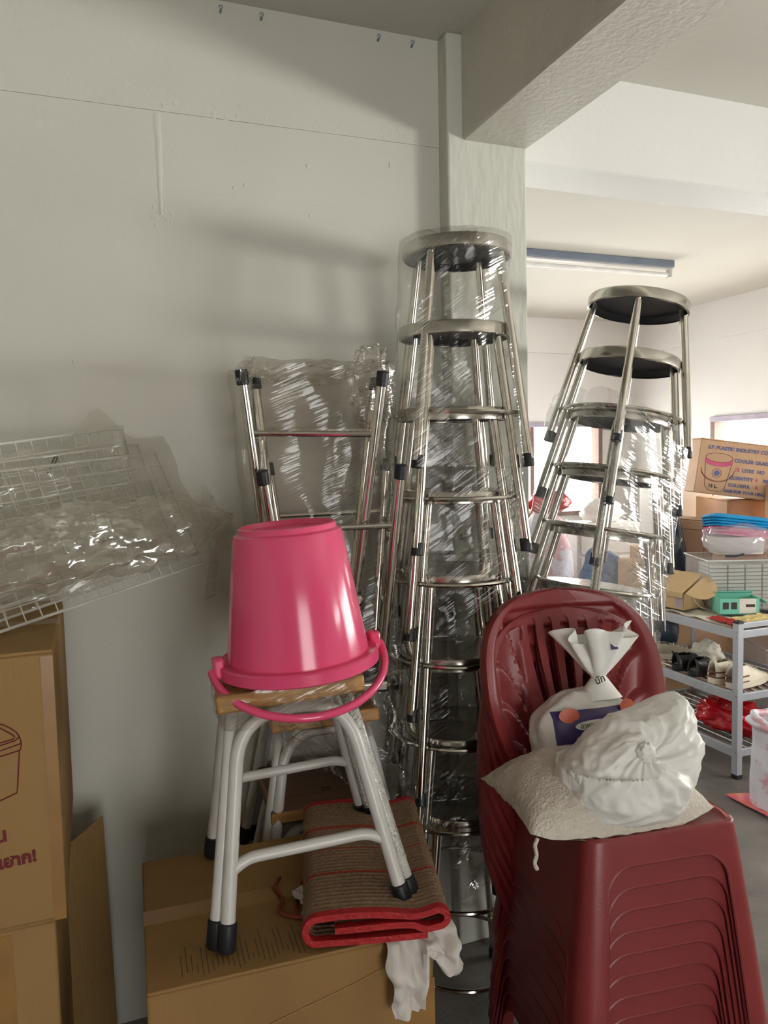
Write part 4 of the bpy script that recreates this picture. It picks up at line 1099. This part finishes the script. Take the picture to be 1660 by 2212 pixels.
for k in range(4):
    lx = -.13+.088*k; ly = -.06
    mb = MB()
    for q in range(12): mb.box((-.04, -.085, q*.0195), (.04, .085, q*.0195+.0155))
    o = mb.obj('mesh_stack', M['mesh'], None, smooth=0, loc=(3.175+lx*ca_-ly*sa_, 3.15+lx*sa_+ly*ca_, .72), rot=(0, 0, BI))
    tag(o, ['leftmost', 'second', 'third', 'rightmost'][k]+' stack of white mesh trays inside the clear bin', 'tray stack', 'white mesh stacks in the clear bin')
tag(MB().tube(rounded([(3.07, 3.1, .99), (3.12, 3.08, .987), (3.17, 3.07, .996)], .02), .006, 8).obj('cable', M['navy']), 'short dark cable lying on the clear bin lid', 'cable')
carton('cardboard_carton', 'plain carton under the dark cone behind the shoe rack', (3.15, 3.52, 0), (3.75, 4.1, .845), M['card2'], math.radians(-10))
t = carton('cardboard_carton', 'tilted carton with rectangle outline behind the dark navy cone', (3.22, 3.56, .85), (3.46, 3.76, 1.14), M['card2'], rot=(0, math.radians(5), math.radians(-38)), tape=False)
mb = MB(); mb.tube([(-.09, -.1008, .03), (.07, -.1008, .03), (.07, -.1008, .23), (-.09, -.1008, .23)], .0016, 6, closed=True); mb.tube([(.1208, -.06, .06), (.1208, .06, .06), (.1208, .06, .22), (.1208, -.06, .22)], .0016, 6, closed=True)
mb.obj('printed_outline', M['darkink'], t)
t = thing('dark_cone', 'dark navy vinyl cone standing between steel stools and carton', 'cone', (3.165, 3.57, .85), (math.radians(-2), math.radians(-4), 0))
MB().lathe([(.08, 0), (.082, .004), (.03, .43), (.026, .432), (.0005, .43)], 32).obj('cone_body', M['navy'], t)
MB().tube([(-.0, -.082, .004), (.0, -.03, .43)], .003, 6).obj('seam', M['navy'], t)
# tall pile of cartons under the big printed carton
PK = math.radians(-22)
carton('cardboard_carton', 'carton below the printed cooler carton behind the basins', (3.68, 3.5, .62), (4.25, 4.0, 1.235), M['card2'], PK)
carton('cardboard_carton', 'bottom carton of the pile by the far window', (3.66, 3.48, 0), (4.27, 4.02, .615), M['card2'], PK)
carton('cardboard_carton', 'pale carton at the right edge beside the printed cooler carton', (3.55, 2.94, .62), (4.0, 3.3, 1.335), M['card2'], PK)
carton('cardboard_carton', 'carton at the right edge on the floor behind the clear bins', (3.8, 2.9, 0), (4.25, 3.3, .615), M['card2'], PK)
t = carton('cardboard_carton', 'large worn carton printed for a 15 litre cooler, tilted atop the pile', (3.31, 3.42, 1.262), (3.86, 3.78, 1.58), M['card2'], rot=(0, math.radians(8), PK), tape=False)
Yf = -.1808
def ln(mb, pts, r=.0012): mb.tube([V((a, Yf, b)) for a, b in pts], r, 6)
x0 = -.275
text('S.P. PLASTIC INDUSTRY CO.,LTD', .0285, (x0+.045, Yf, .262), (1, 0, 0), (0, 0, 1), M['blueink'], t, bold=.0011)
text('COOLER GRADE A', .0285, (x0+.205, Yf, .2), (1, 0, 0), (0, 0, 1), M['blueink'], t, bold=.0011)
text('15', .0285, (x0+.215, Yf, .148), (1, 0, 0), (0, 0, 1), M['pinkink'], t, bold=.0011)
text('LITRE  NO', .0285, (x0+.258, Yf, .148), (1, 0, 0), (0, 0, 1), M['blueink'], t, bold=.0011)
text('5', .0285, (x0+.415, Yf, .148), (1, 0, 0), (0, 0, 1), M['pinkink'], t, bold=.0011)
text('QUANTITY', .0275, (x0+.19, Yf, .1), (1, 0, 0), (0, 0, 1), M['blueink'], t, bold=.0011)
text('4', .03, (x0+.34, Yf, .1), (1, 0, 0), (0, 0, 1), M['pinkink'], t, bold=.0011)
text('PIECES', .0275, (x0+.385, Yf, .1), (1, 0, 0), (0, 0, 1), M['blueink'], t, bold=.0011)
text('COLORFUL', .025, (x0+.19, Yf, .058), (1, 0, 0), (0, 0, 1), M['blueink'], t, bold=.0011)
text('A', .025, (x0+.345, Yf, .058), (1, 0, 0), (0, 0, 1), M['pinkink'], t, bold=.0011)
text('SAFE FOR YOUR HEALTH', .024, (x0+.17, Yf, .022), (1, 0, 0), (0, 0, 1), M['blueink'], t, bold=.0011)
text('15 L.', .028, (x0+.075, Yf, .04), (1, 0, 0), (0, 0, 1), M['darkink'], t, bold=.001)
mb = MB()
def ell(cx, cz, rx, rz, a0, a1, n=24): return [(cx+rx*math.cos(a0+(a1-a0)*k/n), cz+rz*math.sin(a0+(a1-a0)*k/n)) for k in range(n+1)]
ln(mb, ell(x0+.118, .215, .078, .026, 0, 2*PI)); ln(mb, [(x0+.04, .2), (x0+.055, .05), (x0+.075, .025), (x0+.15, .02), (x0+.172, .045), (x0+.196, .19)])
ln(mb, ell(x0+.118, .145, .095, .07, PI*1.0, 2*PI)); ln(mb, ell(x0+.118, .15, .095, .07, PI*1.0, 2*PI)); ln(mb, ell(x0+.115, .125, .026, .026, 0, 2*PI))
mb.obj('printed_drawing', M['redink'], t)
MB().grid(lambda u, v: (x0+.118+.079*math.cos(PI+PI*u), Yf-.0004, .214+.026*math.sin(PI+PI*u)-.024*v), 24, 2).obj('printed_band', M['pinkink'], t)
MB().tube([V((x0+.115, Yf+.001, .125)), V((x0+.115, Yf-.0004, .125))], .017, 20).obj('printed_badge', M['blueink'], t)
# nested basins wrapped in a clear bag
TR = Matrix.Rotation(math.radians(-25), 3, 'Z')
def tray(name, label, loc, material):
    t = thing(name, label, 'tray', loc, (math.radians(-8), math.radians(7), math.radians(-25)), 'plastic trays nested in a clear bag')
    def sup(u, rx, ry):
        a = 2*PI*u; c, s = math.cos(a), math.sin(a); p = 5; k = 1/((abs(c)**p+abs(s)**p)**(1/p)); return rx*c*k, ry*s*k
    def shell(u, v):
        q = [(.98, .98, -.004), (1.02, 1.02, -.004), (1.03, 1.03, .001), (1.0, 1.0, .006), (.93, .93, .016), (.88, .88, .018), (.01, .01, .018)][int(round(v*6))]
        x_, y_ = sup(u, .155*q[0], .11*q[1]); return (x_, y_, q[2])
    MB().grid(shell, 64, 6, True).obj('tray_shell', material, t, smooth=40)
    return t
bx_, by_, bz_ = 3.255, 3.22, .985
names = ['lowest pink', 'middle pink', 'upper pink', 'lowest blue', 'second blue', 'third blue', 'topmost blue']
for k in range(7):
    tray('plastic_tray', names[k]+' upturned plastic tray in the clear bag of nested trays', (bx_+.02-.003*k, by_+.0, bz_+.085+.0155*k), M['hotpink'] if k < 3 else M['blue'])
tub = thing('white_tub', 'white plastic tub under the nested trays inside the clear bag', 'tub', (bx_, by_-.01, bz_), (0, 0, math.radians(-25)))
def tubf(u, v):
    a = 2*PI*u; c, s_ = math.cos(a), math.sin(a); k = 1/((abs(c)**5+abs(s_)**5)**.2); q = [(.9, 0), (.93, .04), (.96, .08), (1, .086), (1, .092), (.9, .092)][int(round(v*5))]
    return (.14*c*k*q[0], .1*s_*k*q[0], q[1])
MB().grid(tubf, 60, 5, True).obj('tub_shell', M['cardw'], tub, smooth=40)
t = thing('clear_bag', 'thin clear plastic bag over the nested pink and blue trays', 'bag')
def cb2(u, v):
    th = 2*PI*u; ph = PI*v; d = V((math.sin(ph)*math.cos(th), math.sin(ph)*math.sin(th), math.cos(ph)))
    k = 1+.12*noise.noise(d*2.5+V((3, 0, 0)))+.07*noise.noise(d*7)
    return V((bx_-.01, by_-.03, bz_+.075))+V((d.x*.185, d.y*.16, max(d.z, -.6)*.105))*k
MB().grid(cb2, 60, 40, True).obj('bag_body', M['film_bag'], t, smooth=70)
# white carton with blue cube drawing beyond
t = carton('white_carton', 'white carton with blue cube outline near the far window', (3.65, 4.2, .86), (4.05, 4.5, 1.28), M['cardw'], math.radians(-20), tape=False)
mb = MB(); F = -.1762
def l2(a): mb.tube([V((x_, F, z_)) for x_, z_ in a], .002, 6)
l2([(-.06, .08), (-.06, .2), (0, .22), (.06, .2), (.06, .08)]); l2([(0, .22), (0, .08)]); l2([(-.06, .135), (0, .13), (.06, .14)]); l2([(-.06, .2), (0, .185), (.06, .2)])
mb.obj('printed_cube', M['blueink'], t)
carton('cardboard_carton', 'carton under the white carton near the far window', (3.6, 4.18, 0), (4.1, 4.55, .855), M['card2'], math.radians(-20))
# low clutter under the far window, seen through the leaning stool stack
t = thing('drawer_cabinet', 'white plastic drawer cabinet under the far wall window', 'cabinet', (3.82, 5.2, 0), (0, 0, math.radians(-8)))
MB().box((-.28, -.2, 0), (.28, .2, .98)).obj('body', M['cardw'], t, bevel=.01)
for k in range(4):
    d = MB().box((-.255, -.215, .04+.235*k), (.255, -.2, .255+.235*k)).obj('drawer', M['cardw'], t, bevel=.006)
    MB().box((-.06, -.222, .2+.235*k), (.06, -.214, .22+.235*k)).obj('handle', M['fixt'], d, bevel=.003)
tag(blob((3.25, 5.1, .55), (.24, .2, .56), 6, .12, 2, 40, squash=-.54).obj('pink_sack', M['floral'], smooth=60), 'pale pink sack on the floor beside the white drawer cabinet', 'sack')
tag(blob((3.27, 5.05, 1.17), (.17, .13, .09), 9, .2, 2, 36).obj('red_bag', M['redbag'], smooth=60), 'red plastic bag lying on top of the pale pink sack', 'bag')
tag(blob((3.42, 4.6, .42), (.2, .16, .43), 2, .15, 2, 36, squash=-.41).obj('blue_sack', M['denim'], smooth=60), 'blue cloth sack in front of the white drawer cabinet', 'sack')
tag(blob((3.85, 5.18, 1.065), (.18, .14, .1), 12, .2, 2, 36, squash=-.085).obj('white_bag', M['bag'], smooth=60), 'white plastic bag on top of the white drawer cabinet', 'bag')
# floral bag and shiny mat on the floor at the right edge
t = thing('floral_bag', 'white fabric bag with pink flowers on the floor, right edge', 'bag', (2.735, 2.42, 0))
def fb(u, v):
    th = 2*PI*u; p = 3; c, s = math.cos(th), math.sin(th); k = 1/((abs(c)**p+abs(s)**p)**(1/p))
    r = (.135-.012*v+.008*nz(c*2, s*2, v*5)); z = .4*v
    if v > .88: r += .03*math.sin((v-.88)/.12*PI)
    return (c*k*r, s*k*r*.75, z+(.012*nz(c*2, s*2, 3) if v > .8 else 0))
MB().grid(fb, 60, 40, True).obj('bag_body', M['floral'], t, smooth=70)
MB().tube([(.13*math.cos(a)*1.04, .1*math.sin(a)*1.04, .395+.012*math.sin(a*3)) for a in [2*PI*k/30 for k in range(30)]], .014, 8, closed=True).obj('rolled_edge', M['floral'], t)
def fm(u, v): return (2.585+.34*u-.08*v*(1-u)+.0, 2.30+.33*v+.0, .012+.008*nz(u*3, v*3, 1)+.006*abs(nz(u*8, v*8, 2)))
tag(MB().grid(lambda u, v: (2.575+.4*u, 2.58-.34*v*(1)+.1*u*(1-v)*0-.12*u, .012+.01*abs(nz(u*3, v*3, 1))), 24, 24).obj('shiny_mat', M['matpink'], smooth=70, solid=.004), 'shiny pink and orange vinyl sheet on the floor beneath floral bag', 'sheet')
